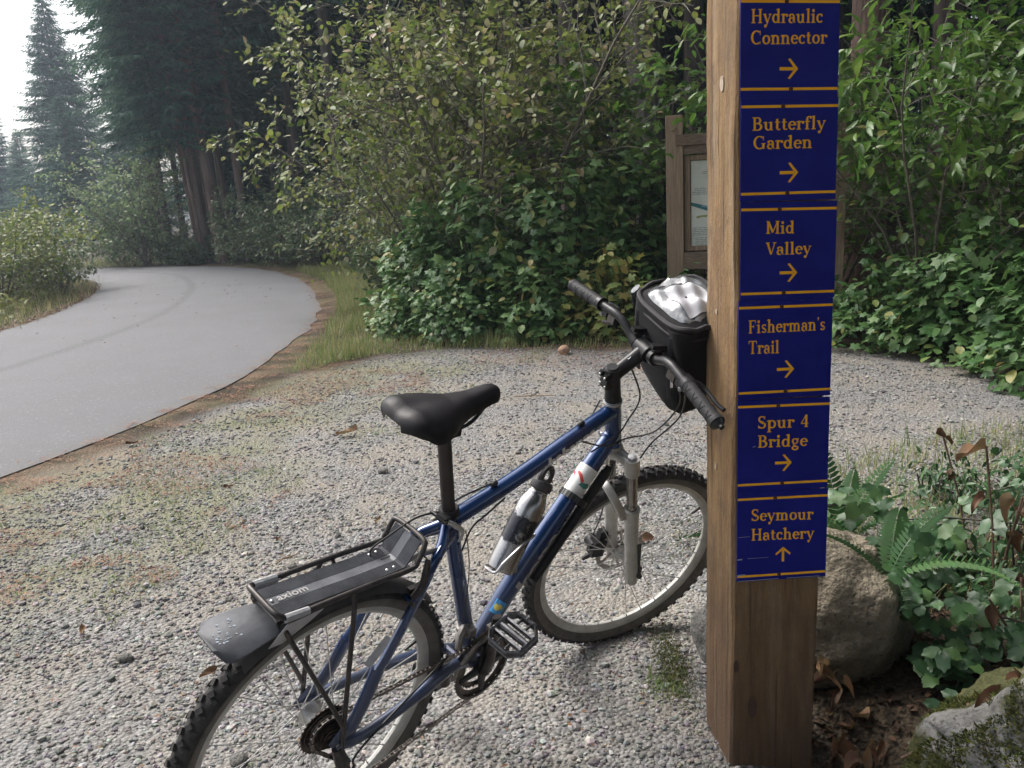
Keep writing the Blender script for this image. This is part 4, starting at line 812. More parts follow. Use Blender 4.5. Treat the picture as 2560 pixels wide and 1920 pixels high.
def rel(p): return Vector(p) - post.location
# timber, with chamfered uneven edges
mb = MB(); NZ = 26; rad = .006; base = []
for i in range(NZ):
    z = -.25 + (PH + .25) * i / (NZ - 1); ring = []
    e = [.0015 * math.sin(z * 9 + k * 2) + .001 * math.sin(z * 31 + k) for k in range(8)]
    cs = [(rad, 0), (PW - rad, 0), (PW, rad), (PW, PD - rad), (PW - rad, PD), (rad, PD), (0, PD - rad), (0, rad)]
    for k, (a, c_) in enumerate(cs):
        p = PO + FX * (a + (e[k] if a > .1 else -e[k])) + BK * c_ + UP * z + Vector((.004 * z, .0008 * z, 0))
        mb.v.append(tuple(rel(p)))
    if i:
        for k in range(8): mb.f.append(((i - 1) * 8 + k, (i - 1) * 8 + (k + 1) % 8, i * 8 + (k + 1) % 8, i * 8 + k))
mb.f.append(tuple(range(7, -1, -1))); mb.f.append(tuple((NZ - 1) * 8 + k for k in range(8)))
mb.build('timber', M_wood, post, smooth=False)
# knots and old nail scar on the left face
M_knot = mat('knot', (.27, .20, .14), .8, noise=90, col2=(.45, .38, .3)); M_knotd = mat('dark_knot', (.045, .024, .016), .8, noise=60, col2=(.09, .05, .035))
def disc_on(o, ex, ez, n_, rx, rz, m, name, sub=None):
    mb = MB(); k = 14; mb.prism([(rx * cos(2 * pi * i / k), rz * sin(2 * pi * i / k)) for i in range(k)], rel(o), ex, ez, n_, .0018); return mb.build(name, m, post)
LFN = -FX
for (v_, z, rx, rz, m_) in ((.10, .735, .0055, .008, M_knot), (.075, 1.585, .010, .016, M_knot), (.10, 1.1, .0045, .006, M_knot)):
    disc_on(PO + BK * v_ + UP * z + LFN * -.0042 + Vector((.004 * z, 0, 0)) - FX * .0045, BK, UP, LFN, rx, rz, m_, 'knot')
for (u_, z, rx, rz) in ((.052, .155, .010, .03), (.011, .27, .006, .016)):
    disc_on(PO + FX * u_ + UP * z - BK * .0002, FX, UP, -BK, rx, rz, M_knotd, 'knot')
M_blue = mat('sign_blue_enamel', (.003, .007, .17), .40, noise=9, col2=(.008, .014, .225), bump=(60, .0003), spec=.25)
M_yel = mat('sign_yellow_print', (.93, .42, .010), .6, noise=60, col2=(.95, .50, .02), spec=.2)
M_scr = mat('rusty_screw', (.06, .025, .018), .6, .5, noise=200, col2=(.12, .05, .03)); M_chip = mat('bare_metal_scratch', (.33, .36, .42), .5, .3)
panels = [
 (1.749, 1.547, 1.7292, 1.5638, .0125, .2215, -.0060, 'blue sign panel reading Hydraulic Connector, arrow right', [('Hydraulic', .0336, .1852, 1.6879, 1.6846), ('Connector', .034, .1953, 1.6481, 1.6449)], (.0953, .1349, 1.5995, 0)),
 (1.5465, 1.3415, 1.5298, 1.3571, .0142, .2235, -.0053, 'blue sign panel reading Butterfly Garden, arrow right', [('Butterfly', .0374, .1973, 1.4824, 1.4791), ('Garden', .0408, .1688, 1.4457, 1.4425)], (.0988, .1394, 1.3957, 0)),
 (1.3405, 1.1362, 1.3253, 1.1499, .0155, .2277, -.0078, 'blue sign panel reading Mid Valley, arrow right', [('Mid', .07, .1339, 1.2732, 1.2703), ('Valley', .0706, .1724, 1.2287, 1.2252)], (.1023, .142, 1.1885, 0)),
 (1.1355, .9185, 1.1202, .933, .0117, .2248, -.0075, "blue sign panel reading Fisherman's Trail, arrow right", [("Fisherman's", .0329, .2089, 1.0639, 1.0585), ('Trail', .0333, .1042, 1.0192, 1.0155)], (.0994, .1391, .9788, 0)),
 (.9178, .7052, .9023, .7217, .0109, .225, -.0105, 'blue sign panel reading Spur 4 Bridge, arrow right', [('Spur 4', .0562, .1768, .8493, .8423), ('Bridge', .0567, .1746, .8053, .7983)], (.0985, .1381, .7644, 0)),
 (.7046, .4874, .6876, .5003, .0110, .2268, -.0115, 'blue scratched sign panel reading Seymour Hatchery, arrow up', [('Seymour', .0431, .1925, .6333, .6213), ('Hatchery', .0435, .196, .5859, .5743)], (.102, .1403, .5439, 1))]
def sp3(u, z, d): return rel(PO + FX * u - BK * d + UP * z + Vector((0, .0008 * z, 0)))
for pi_, (zt, zb, lt, lb, uL, uR, sl, lab, words, arr) in enumerate(panels):
    k = sl / (uR - uL); zz = lambda u, z: z + (u - uL) * k
    th = .0022 + .0004 * (pi_ % 2)
    mb = MB(); V4 = [(uL, zt), (uR, zz(uR, zt)), (uR, zz(uR, zb)), (uL, zb)]
    for d in (.0030, .0030 + th): mb.v += [tuple(sp3(u, z, d)) for u, z in V4]
    mb.f = [(0, 1, 2, 3), (7, 6, 5, 4)] + [(i, (i + 1) % 4, 4 + (i + 1) % 4, 4 + i) for i in range(4)]
    pan = mb.build('sign_panel', M_blue, post, smooth=False); pan['label'] = lab
    D0 = .0030 + th + .0002
    def flat(name, polys, m=M_yel, D0=D0):
        mb = MB()
        for gi, g in enumerate(polys):
            for q in g:
                b_ = len(mb.v); dz = D0 + .00004 * (gi % 9)
                mb.v += [tuple(sp3(u, z, dz)) for u, z in q]; mb.f.append((b_, b_ + 1, b_ + 2, b_ + 3))
        o = mb.build(name, m, pan, smooth=False); return o
    for zl in (lt, lb):
        flat('yellow_line', [[((uL + .0005, zz(uL, zl + .0027)), (uR - .0005, zz(uR, zl + .0027)), (uR - .0005, zz(uR, zl - .0027)), (uL + .0005, zz(uL, zl - .0027)))]])
    for wd in words:
        o = flat('lettering', word_polys(wd[0], wd[1], wd[2], wd[3], wd[4], .0262 if pi_ < 3 else .0285))
    a0_, a1_, az, up_ = arr; cx_, hw = (a0_ + a1_) / 2, (a1_ - a0_) / 2
    st = [[((-1, .16), (.55, .16), (.55, -.16), (-1, -.16))], [((-.12, .93), (.12, 1.0), (1.0, .0), (.62, 0)), ((.62, 0), (1.0, 0), (.12, -1.0), (-.12, -.93))]]
    def tr(p):
        x_, y_ = p
        if up_: x_, y_ = y_ * .95, x_ * .95
        return (cx_ + x_ * hw, az + y_ * hw * 1.0 + x_ * hw * k)
    flat('arrow', [[tuple(tr(p) for p in q) for q in g] for g in st])
    for zl, du in ((lt, 0), (lb, .012)):
        u = .108 + du - .004 * (pi_ % 3); mb = MB(); mb.lathe([(0, .0046), (.0012, .0043), (.0026, .002)], sp3(u, zz(u, zl), D0), -BK, 10); mb.build('screw', M_scr, pan)
    if pi_ == 5:
        sc_ = [[((uL, .5435), (uL + .012, .5437), (uL + .012, .5405), (uL, .5408))], [((uL + .002, .597), (uL + .03, .5965), (uL + .03, .5957), (uL + .002, .596))], [((uL + .025, .5432), (uL + .075, .5405), (uL + .075, .5398), (uL + .025, .5422))],
               [((uL + .002, .4895), (uL + .1, .4852), (uL + .1, .4838), (uL + .002, .4878))], [((uL + .12, .484), (uL + .2, .480), (uL + .2, .4786), (uL + .12, .4825))], [((uL, .505), (uL + .02, .5045), (uL + .016, .501), (uL, .5015))]]
        flat('scratch', sc_, M_chip)
    if pi_ == 4:
        flat('scratch', [[((.0455, .8085), (.0525, .8098), (.053, .808), (.046, .807))]], M_chip)
# ------------------------------------------------------------------ trail map board
M_oldw = mat('board_timber', (.25, .17, .11), .85, noise=8, col2=(.42, .31, .22), bump=(24, .01), stretch=(8, 8, .5))
M_oldd = mat('board_timber_dark', (.15, .105, .075), .85, noise=8, col2=(.27, .195, .14), bump=(24, .01), stretch=(.5, 8, 8))
KB = Vector((1.675, 8.25, 0)); KD = Vector((1.42, -.36, 0)); KL = KD.length; KX = KD.normalized(); KN = Vector((KX.y, -KX.x, 0)); KM = Matrix((KX, -KN, UP)).transposed()
kiosk = thing('trail_map_board', 'weathered timber board holding a pale trail map, standing at the thicket behind the signpost', 'notice board', tuple(KB))
def kbox(u, d, z, sx, sy, sz, name, m, par=kiosk, bev=.004):
    mb = MB(); mb.box(KX * u + KN * d + UP * z, (sx, sy, sz), KM); return mb.build(name, m, par, smooth=False, bevel=bev)
kbox(0, 0, 1.0, .16, .14, 2.06, 'post', M_oldw); kbox(KL, 0, 1.02, .15, .14, 2.2, 'post', M_oldw)
kbox(KL / 2, .055, 1.80, KL - .02, .05, .10, 'rail', M_oldd); kbox(KL / 2, .035, 1.71, KL - .04, .04, .08, 'rail', M_oldd)
kbox(KL / 2, .03, .665, KL - .165, .08, .165, 'rail', M_oldd)
fr = kbox(KL / 2, -.03, 1.205, KL - .16, .02, .91, 'backboard', M_oldd)
for u, s_ in ((.115, .06), (KL - .115, .06)): kbox(u, -.005, 1.205, s_, .04, .90, 'map_frame', M_oldw, fr)
kbox(KL / 2, -.005, .78, KL - .29, .04, .045, 'map_frame', M_oldw, fr); kbox(KL / 2, -.005, 1.635, KL - .29, .04, .045, 'map_frame', M_oldw, fr)
M_map = mat('map_print', (.58, .61, .53), .25, noise=5, col2=(.74, .75, .68)); M_teal = mat('map_river', (.03, .16, .17), .4); M_blu2 = mat('map_water', (.2, .34, .42), .4); M_ink = mat('map_ink', (.16, .17, .17), .6); M_olive = mat('map_green', (.3, .33, .12), .5)
pn = kbox(KL / 2, -.012, 1.205, KL - .30, .012, .80, 'map_sheet', M_map, fr, 0)
def kstrip(pts, wds, m, d=-.0045):
    mb = MB()
    for i in range(len(pts)):
        for s_ in (1, -1): mb.v.append(tuple(KX * pts[i][0] + KN * d + UP * (pts[i][1] + s_ * wds[i] / 2)))
    for i in range(len(pts) - 1): mb.f.append((2 * i, 2 * i + 1, 2 * i + 3, 2 * i + 2))
    return mb
def addstrip(name, lst, m, d=-.0045):
    a = MB()
    for pts, wds in lst:
        q = kstrip(pts, wds, m, d); b_ = len(a.v); a.v += q.v; a.f += [tuple(b_ + i for i in f) for f in q.f]
    return a.build(name, m, fr, smooth=False)
addstrip('map_river', [([(.15 + .04 * i, 1.205 - .10 * sin(min(i, 12) / 12 * pi / 2) + .07 * max(0, i - 12) / 8) for i in range(24)], [.03 + .02 * sin(i / 4) for i in range(24)])], M_teal)
addstrip('map_water', [([(.25 + .04 * i, 1.185 - .03 * sin(i / 3)) for i in range(20)], [.018] * 20)], M_blu2, -.0042)
addstrip('map_green', [([(.2 + .05 * i, 1.075 + .012 * sin(i)) for i in range(16)], [.02] * 16)], M_olive, -.0040)
ln_ = []
for (zc, nl, a_, b__) in ((1.50, 2, .24, 1.1), (1.345, 4, .16, 1.2), (.975, 5, .16, 1.25), (.88, 6, .18, 1.1)):
    for i in range(nl):
        z_ = zc - .017 * i; x_ = a_ + .02 * rnd.random()
        while x_ < b__ - .05:
            l_ = .02 + .035 * rnd.random(); ln_.append(([(x_, z_), (x_ + l_, z_)], [.0045, .0045])); x_ += l_ + .008
addstrip('map_text', ln_, M_ink, -.0038)

# ------------------------------------------------------------------ boulders and stones
def rockmat(name, a, b_, moss=None, thr=.55):
    m = mat(name, a, .88, noise=7, col2=b_, bump=(70, .012)); t = m.node_tree; bs = t.nodes['Principled BSDF']; src = bs.inputs['Base Color'].links[0].from_socket
    tc = nd(t, 'ShaderNodeTexCoord'); sp_ = nd(t, 'ShaderNodeTexNoise', Scale=90.0, Detail=3.0); t.links.new(tc.outputs['Object'], sp_.inputs['Vector'])
    c = mixc(t, ramp(t, sp_.outputs['Fac'], [(.3, (1, 1, 1)), (.42, (0, 0, 0))]), src, (.07, .065, .055))
    bl = nd(t, 'ShaderNodeTexNoise', Scale=16.0, Detail=2.0); t.links.new(tc.outputs['Object'], bl.inputs['Vector'])
    c = mixc(t, ramp(t, bl.outputs['Fac'], [(.27, (.7, .7, .7)), (.36, (0, 0, 0))]), c, (.05, .04, .035))
    if moss:
        n_ = nd(t, 'ShaderNodeTexNoise', Scale=4.5, Detail=5.0); t.links.new(tc.outputs['Object'], n_.inputs['Vector'])
        n3 = nd(t, 'ShaderNodeTexNoise', Scale=70.0, Detail=3.0); t.links.new(tc.outputs['Object'], n3.inputs['Vector'])
        mc = ramp(t, n3.outputs['Fac'], [(.3, (.03, .034, .008)), (.7, (.07, .072, .018))])
        c = mixc(t, ramp(t, n_.outputs['Fac'], [(thr - .03, (0, 0, 0)), (thr + .02, (1, 1, 1))]), c, mc)
    t.links.new(c, bs.inputs['Base Color']); return m
def rock(name, loc, rad, m, seed, sub=6, rough=.14, rot=0, flat=0, parent=None):
    bm = bmesh.new(); bmesh.ops.create_icosphere(bm, subdivisions=sub, radius=1)
    r_ = np.random.default_rng(seed); off = r_.uniform(0, 50, 3); pl = unit(r_.normal(size=(7, 3))); dd = r_.uniform(.72, .95, 7)
    from mathutils import noise as mn
    for v in bm.verts:
        p = v.co.copy(); n_ = p.normalized()
        for q, d in zip(pl, dd):
            h_ = n_.dot(Vector(q)) - d
            if h_ > 0: p -= Vector(q) * h_ * .75
        o3 = Vector(off)
        p *= 1 + rough * mn.noise(n_ * 1.4 + o3) + rough * .45 * mn.noise(n_ * 3.5 + o3) + rough * .16 * mn.noise(n_ * 9 + o3) + rough * .10 * mn.noise(n_ * 22 + o3) + rough * .06 * mn.noise(n_ * 60 + o3)
        cr = abs(mn.noise(n_ * 1.7 + o3 * 2)); p *= 1 - .035 * max(0, 1 - cr / .02)
        v.co = Vector((p.x * rad[0], p.y * rad[1], p.z * rad[2]))
    me = bpy.data.meshes.new(name); bm.to_mesh(me); bm.free(); me.materials.append(m); me.polygons.foreach_set('use_smooth', [True] * len(me.polygons))
    o = bpy.data.objects.new(name, me); link(o, parent); o.location = loc; o.rotation_euler = (0, 0, rot); return o
RB = rockmat('boulder_granite', (.125, .103, .072), (.28, .24, .175)); RM = rockmat('mossy_granite', (.15, .145, .13), (.33, .32, .30), moss=1, thr=.49); RG = rockmat('grey_stone', (.085, .082, .076), (.16, .155, .14))
tag(rock('boulder', (.885, 2.24, .115), (.265, .26, .30), RB, 4, rot=.3), 'large rounded speckled brown boulder directly behind the signpost', 'boulder')
tag(rock('boulder', (.60, 2.26, .07), (.105, .13, .13), RG, 8, 5), 'small smooth grey boulder peeking out left of the signpost', 'boulder')
tag(rock('boulder', (1.17, 1.63, .05), (.28, .25, .25), RM, 12, rot=.5, rough=.2), 'pale mossy boulder littered with dead leaves, right of the signpost foot', 'boulder')
def moss_on(o, n, label, s=.9, thr=.05):
    me = o.data; Vv = np.array([v.co[:] for v in me.vertices]); Nv = np.array([v.normal[:] for v in me.vertices]); c, s_ = cos(o.rotation_euler[2]), sin(o.rotation_euler[2]); Rz = np.array([[c, -s_, 0], [s_, c, 0], [0, 0, 1]]); Vv = Vv @ Rz.T + np.array(o.location); Nv = Nv @ Rz.T
    w_ = (Nv[:, 2] > .2) & (vn(Vv[:, 0], Vv[:, 1] + Vv[:, 2], 9, 5) + .5 * vn(Vv[:, 0], Vv[:, 1], 25, 6) > thr); idx = np.where(w_)[0]; i = rng.choice(idx, n); P = Vv[i] + rng.normal(0, .003, (n, 3)); D = Nv[i] + rng.normal(0, .5, (n, 3))
    mm_ = bpy.data.materials.get('moss') or leafmat('moss', [(0, (.03, .045, .008)), (.6, (.09, .11, .02)), (1, (.19, .17, .04))], .9, .2)
    V, F = scatter((np.array([(0, -.2, 0), (0, .2, 0), (1, 0, 0)]), np.array([(0, 1, 2)])), P, frames(D, rng.normal(size=(n, 3))), rng.uniform(.006, .014, n))
    tag(link(bpy.data.objects.new('moss', np_mesh('moss', V, F, mm_, np.repeat(rng.uniform(size=n), 3))), None, 'stuff'), label, 'moss')
bpy.context.view_layer.update(); moss_on(bpy.data.objects['boulder.002'], 16000, 'olive moss cushions on the pale boulder right of the signpost foot')
tag(rock('stone', (.475, 7.22, .03), (.055, .045, .045), mat('tan_stone', (.3, .17, .1), .85, noise=30, col2=(.42, .29, .2)), 21, 3), 'single tan stone at the grassy back edge of the gravel', 'stone')
for i, (x_, y_, s_) in enumerate([(-.70, 4.17, .03), (-1.28, 2.42, .026), (-.75, 1.88, .028), (-1.72, 3.6, .022), (-.9, 3.05, .02), (-.42, 3.3, .02)]):
    tag(rock('stone', (x_, y_, s_ * .4), (s_, s_ * .75, s_ * .6), RG, 30 + i, 2), ['grey cobble alone on the gravel below left of the saddle', 'grey oval stone left of the rack tail plate', 'grey stone on the gravel beside the rear tyre', 'dark stone on the gravel near the path edge, far left', 'small grey stone left of the saddle and in front of the path', 'small grey stone on open gravel behind the rear rack'][i], 'stone', None)
# moss beside the post foot
def mosspatch(name, cx_, cy_, rx, ry, n, label, zf=None, h_=.012):
    x_ = rng.normal(cx_, rx, n); y_ = rng.normal(cy_, ry, n)
    M_m = bpy.data.materials.get('moss') or leafmat('moss', [(0, (.03, .045, .008)), (.6, (.09, .11, .02)), (1, (.19, .17, .04))], .9, .2)
    d = np.stack([rng.normal(0, .6, n), rng.normal(0, .6, n), np.ones(n)], 1); zz_ = ground_z(x_, y_) if zf is None else zf(x_, y_)
    V, F = scatter((np.array([(0, -.2, 0), (0, .2, 0), (1, 0, 0)]), np.array([(0, 1, 2)])), np.stack([x_, y_, zz_ + .004], 1), frames(d, rng.normal(size=(n, 3))), rng.uniform(h_ * .5, h_ * 1.3, n))
    return tag(link(bpy.data.objects.new(name, np_mesh(name, V, F, M_m, np.repeat(rng.uniform(size=n), 3))), None, 'stuff'), label, 'moss')
mosspatch('moss', .425, 2.22, .028, .12, 3500, 'olive moss strip on the gravel left of the signpost foot', h_=.007)
mosspatch('moss', .9, 3.0, .16, .16, 5000, 'yellowish moss ground patch at the gravel edge behind the ferns')
# leaves and twigs lying on the gravel
def curl_leaf(name, loc, ln, yaw, m, label, seed, wd=.5, cat='leaf', par=None, tilt=.2):
    r_ = random.Random(seed); V = []; F = []
    for i in range(7):
        x_ = i / 6; h_ = sin(pi * x_ ** .8) * wd * .5 + .02
        for j in (-1, -.5, 0, .5, 1):
            V.append(((x_ - .5) * ln, j * h_ * ln, ln * (.16 * abs(j) ** 1.5 + .1 * sin(x_ * 5 + seed) * j + .12 * (x_ - .5) ** 2 + r_.uniform(-.02, .02))))
    for i in range(6):
        for j in range(4): a = i * 5 + j; F.append((a, a + 1, a + 6, a + 5))
    me = bpy.data.meshes.new(name); me.from_pydata(V, [], F); me.materials.append(m)
    a = me.attributes.new('rnd', 'FLOAT', 'POINT'); a.data.foreach_set('value', [r_.random()] * len(V)); me.polygons.foreach_set('use_smooth', [True] * len(F))
    o = bpy.data.objects.new(name, me); link(o, par); o.location = loc; o.rotation_euler = (r_.uniform(-tilt, tilt), r_.uniform(-tilt, tilt), yaw)
    if label: tag(o, label, cat)
    return o
for i, (x_, y_, s_, yw, lb_) in enumerate([(-1.02, 4.92, .13, .2, 'rust brown dead leaf on the gravel left of the saddle'), (-.965, 2.28, .06, .9, 'orange brown leaf on the gravel left of the tail plate'), (-.93, 2.62, .085, .35, 'long orange leaf sliver above the tail plate'), (-.79, 2.36, .075, .5, 'narrow orange leaf just left of the rear tyre'), (-1.46, 4.02, .05, .1, 'small curled leaf on the verge near the path edge'),
        (-2.35, 4.95, .07, .3, 'dark crumpled leaf at the very edge of the asphalt'), (-.62, 3.45, .05, 1.2, 'small red brown leaf in front of the rear rack'), (-1.5, 2.6, .05, 2.0, 'tan leaf lying on the gravel at far left'), (.48, 3.1, .10, -.1, 'pinkish dead leaf seen through the front wheel'), (.2, 3.4, .06, .6, 'brown leaf on gravel between saddle and handlebar'), (-1.02, 3.3, .055, 1.5, 'dull red leaf on open gravel behind the rack')]):
    curl_leaf('fallen_leaf', (x_, y_, .022), s_, yw, M_dry, lb_, i + 3, .42)
M_stick = mat('stick_bark', (.2, .13, .085), .9, noise=40, col2=(.34, .25, .17))
for (x_, y_, l_, yw, lb_) in ((-.93, 3.1, .11, .9, 'short pale stick on the gravel behind the rear rack'), (.15, 5.6, .28, -.1, 'thin reddish twig lying across the gravel behind the stem'), (.30, 3.5, .2, .12, 'rusty twig on the gravel behind the bottle')):
    mb = MB(); mb.tube([(-l_ / 2, 0, 0), (-l_ / 6, .008, .004), (l_ / 5, -.004, .003), (l_ / 2, .006, 0)], [.0035, .0045, .004, .0025], 6); o = mb.build('twig', M_stick); o.location = (x_, y_, .022); o.rotation_euler = (0, 0, yw); tag(o, lb_, 'stick')
# ------------------------------------------------------------------ mountain bike, leaning on the signpost
M_frame = mat('blue_frame_paint', (.005, .030, .115), .24, .3, noise=14, col2=(.009, .042, .145), bump=(120, .0002), coat=.8)
t = M_frame.node_tree; b = t.nodes['Principled BSDF']; src = b.inputs['Base Color'].links[0].from_socket
tc = nd(t, 'ShaderNodeTexCoord'); dn1 = nd(t, 'ShaderNodeTexNoise', Scale=22.0, Detail=6.0); t.links.new(tc.outputs['Object'], dn1.inputs['Vector'])
sp_ = nd(t, 'ShaderNodeSeparateXYZ'); t.links.new(tc.outputs['Object'], sp_.inputs[0])
ad = nd(t, 'ShaderNodeMath'); ad.operation = 'MULTIPLY_ADD'; t.links.new(dn1.outputs['Fac'], ad.inputs[0]); ad.inputs[1].default_value = .45; t.links.new(sp_.outputs[2], ad.inputs[2])
dust = ramp(t, ad.outputs[0], [(.50, (.85, .85, .85)), (.82, (0, 0, 0))]); t.links.new(mixc(t, dust, src, (.05, .056, .08)), b.inputs['Base Color'])
rr_ = nd(t, 'ShaderNodeMapRange'); t.links.new(dust, rr_.inputs[0]); rr_.inputs[3].default_value = .24; rr_.inputs[4].default_value = .6; t.links.new(rr_.outputs[0], b.inputs['Roughness'])
M_black = mat('black_metal', (.018, .018, .02), .38, .3, noise=60, col2=(.035, .034, .034), spec=.22)
M_rack = mat('rack_metal', (.025, .023, .024), .42, .5, noise=30, col2=(.075, .066, .06))
M_alloy = mat('alloy', (.42, .42, .43), .32, .9, noise=40, col2=(.6, .59, .57)); M_fork = mat('fork_silver', (.36, .35, .33), .42, .55, noise=25, col2=(.48, .47, .44))
M_stan = mat('stanchion', (.22, .21, .20), .2, .9, noise=30, col2=(.36, .34, .31)); M_rim = mat('rim_alloy', (.34, .335, .31), .5, .35, noise=20, col2=(.5, .49, .46))
M_tyre = mat('tyre_rubber', (.028, .027, .027), .8, noise=60, col2=(.062, .058, .056), spec=.22); M_side = mat('tyre_sidewall', (.07, .064, .058), .8, noise=30, col2=(.13, .118, .105))
M_dirty = mat('greasy_steel', (.035, .028, .024), .35, .8, noise=120, col2=(.15, .12, .10)); M_sad = mat('saddle_vinyl', (.009, .008, .010), .5, noise=8, col2=(.013, .011, .013), spec=.22, bump=(260, .0003))
M_rub = mat('grip_rubber', (.018, .018, .02), .62, noise=120, col2=(.03, .03, .032), spec=.22); M_sp = mat('spoke_steel', (.5, .49, .47), .45, .3)
M_white = mat('white_decal', (.62, .62, .6), .5, noise=20, col2=(.72, .72, .7)); M_dgrey = mat('grey_decal', (.30, .29, .28), .5, noise=50, col2=(.4, .39, .38)); M_deck = mat('dusty_deck', (.07, .072, .08), .45, .3, noise=14, col2=(.16, .165, .18))
M_tape = mat('silver_tape', (.30, .30, .31), .45, .2, noise=30, col2=(.42, .42, .42), bump=(90, .002)); M_cable = mat('cable_housing', (.012, .012, .012), .4)
YAWB, LEAN = 0.7798, 0.2841
BM = Matrix.Rotation(YAWB, 4, 'Z') @ Matrix.Rotation(LEAN, 4, 'X'); BM.translation = (-.5123, 1.6284, 0)
bike = thing('mountain_bike', 'dirty blue mountain bike with rear rack, leaning against the signpost', 'bicycle'); bike.matrix_world = BM
A0 = Vector((1.01255, 0, .32249)); SU = Vector((-.312764, 0, .949831)); SF = Vector((.949831, 0, .312764)); SR = Matrix.Rotation(-.36026746, 3, SU)
def S(f, y, s): return A0 + SR @ (SF * f + Vector((0, y, 0)) + SU * s)
SX, SY, SZ = SR @ SF, SR @ Vector((0, 1, 0)), SR @ SU
def part(name, m, fn, parent=bike, **k):
    mb = MB(); fn(mb); return mb.build(name, m, parent, **k)
def smooth_path(P, n=8):
    P = [Vector(p) for p in P]; out = []
    for i in range(len(P) - 1):
        p0, p1, p2, p3 = P[max(i - 1, 0)], P[i], P[i + 1], P[min(i + 2, len(P) - 1)]
        for j in range(n):
            t_ = j / n; out.append(.5 * ((2 * p1) + (p2 - p0) * t_ + (2 * p0 - 5 * p1 + 4 * p2 - p3) * t_ ** 2 + (3 * p1 - p0 - 3 * p2 + p3) * t_ ** 3))
    return out + [P[-1]]
BB = Vector((.44, 0, .29)); STT = Vector((.300, 0, .752)); HT = S(0, 0, .615); HB = S(0, 0, .47); RH = Vector((0, 0, .335))
dtop = S(0, 0, .505); ttop = S(0, 0, .582)
DTP = smooth_path([BB + Vector((.008, 0, .012)), (.549, 0, .448), (.69, 0, .615), dtop], 6)
def frm(mb):
    mb.tube(DTP, [.022 + .004 * sin(pi * i / (len(DTP) - 1)) for i in range(len(DTP))], 20)
    mb.tube(smooth_path([STT + Vector((.012, 0, -.018)), (.50, 0, .777), (.68, 0, .832), ttop], 5), .0198, 20)
    mb.tube([BB, STT + Vector((-.0025, 0, .008))], [.0185, .0178], 18)
    mb.tube([HB, S(0, 0, .49), S(0, 0, .60), HT], [.0235, .0215, .0215, .0235], 20)
    mb.tube([BB + Vector((0, -.036, 0)), BB + Vector((0, .036, 0))], .0215, 18)
    for s in (-1, 1):
        mb.tube(smooth_path([STT + Vector((.004, s * .014, -.045)), (.239, s * .042, .688), (.19, s * .05, .607), (.122, s * .055, .498), (.100, s * .056, .47)], 4), .0115, 12, flat=(1.25, .9))
        mb.tube(smooth_path([(.100, s * .056, .474), (.066, s * .061, .405), (.03, s * .066, .352)], 4), .013, 12, flat=(1.4, .8))
        mb.tube([(.03, s * .066, .36), (-.012, s * .067, .332)], [.017, .012], 10, flat=(1.3, .4))
        mb.tube([STT + Vector((-.002, 0, -.02)), (.262, s * .03, .705), (.239, s * .042, .688)], .012, 10)
    mb.tube(smooth_path([BB + Vector((-.012, -.03, 0)), (.339, -.045, .338), (.2, -.06, .325), (.06, -.066, .315), (0, -.067, .333)], 4), [.0145] * 8 + [.0125] * 9, 12)
    mb.tube(smooth_path([BB + Vector((-.012, .03, 0)), (.33, .045, .318), (.2, .058, .33), (.06, .065, .338), (0, .067, .335)], 4), [.0135] * 8 + [.0115] * 9, 12)
    mb.tube([(.185, -.05, .60), (.185, .05, .60)], .008, 8)
    mb.tube([BB + Vector((-.05, -.034, .018)), BB + Vector((-.05, .034, .018))], .009, 8)
frame = part('frame', M_frame, frm)
part('weld_bead', M_frame, lambda mb: [mb.tube([Vector(c) + (Vector(u_) * cos(a_) + Vector((0, 1, 0)) * sin(a_)) * r_ for a_ in np.linspace(0, 2 * pi, 25)[:-1]], .0016, 5, closed=True) for c, u_, r_ in ((S(-.019, 0, .572), (.35, 0, .94), .0208), (S(-.022, 0, .50), (-.74, 0, .67), .0232), (STT + Vector((.02, 0, -.017)), (-.2, 0, .98), .0202), (BB + Vector((.022, 0, .030)), (-.78, 0, .62), .0238))], frame, kind='stuff')
# flat decals wrapped round a tube
def wrap_text(txt, a, b_, rad, size, m, side, start, name, flip=False, shear=0, up=Vector((0, 0, 1)), ext=1.0, bold=0, par=None, roll0=None):
    cu = bpy.data.curves.new('t', 'FONT'); cu.body = txt; cu.size = size; cu.shear = shear; cu.offset = bold; cu.resolution_u = 3
    o = bpy.data.objects.new('t', cu); C.objects.link(o); dg = bpy.context.evaluated_depsgraph_get(); me = bpy.data.meshes.new_from_object(o.evaluated_get(dg)); bpy.data.objects.remove(o)
    bm = bmesh.new(); bm.from_mesh(me); bmesh.ops.triangulate(bm, faces=bm.faces)
    for _ in range(2):
        bmesh.ops.subdivide_edges(bm, edges=[e for e in bm.edges if e.calc_length() > rad * .35], cuts=1); bmesh.ops.triangulate(bm, faces=bm.faces)
    ax = (b_ - a).normalized(); sd_ = side.normalized(); up_ = ax.cross(sd_) if not flip else sd_.cross(ax)
    for v in bm.verts:
        x_, y_ = v.co.x * ext, v.co.y - size * .35
        ang = y_ / rad + (roll0 or 0); v.co = a + ax * (start + x_) + (sd_ * cos(ang) + up_ * sin(ang)) * (rad + .0006)
    bm.to_mesh(me); bm.free(); me.materials.clear(); me.materials.append(m); me.name = name
    return link(bpy.data.objects.new(name, me), par or frame)
NY = Vector((0, -1, 0))
wrap_text('hahanna', Vector((.50, 0, .777)), Vector((.68, 0, .832)), .0198, .034, M_white, NY, .085, 'top_tube_lettering', flip=True, shear=.15, ext=1.5, bold=.0016, roll0=-.15)
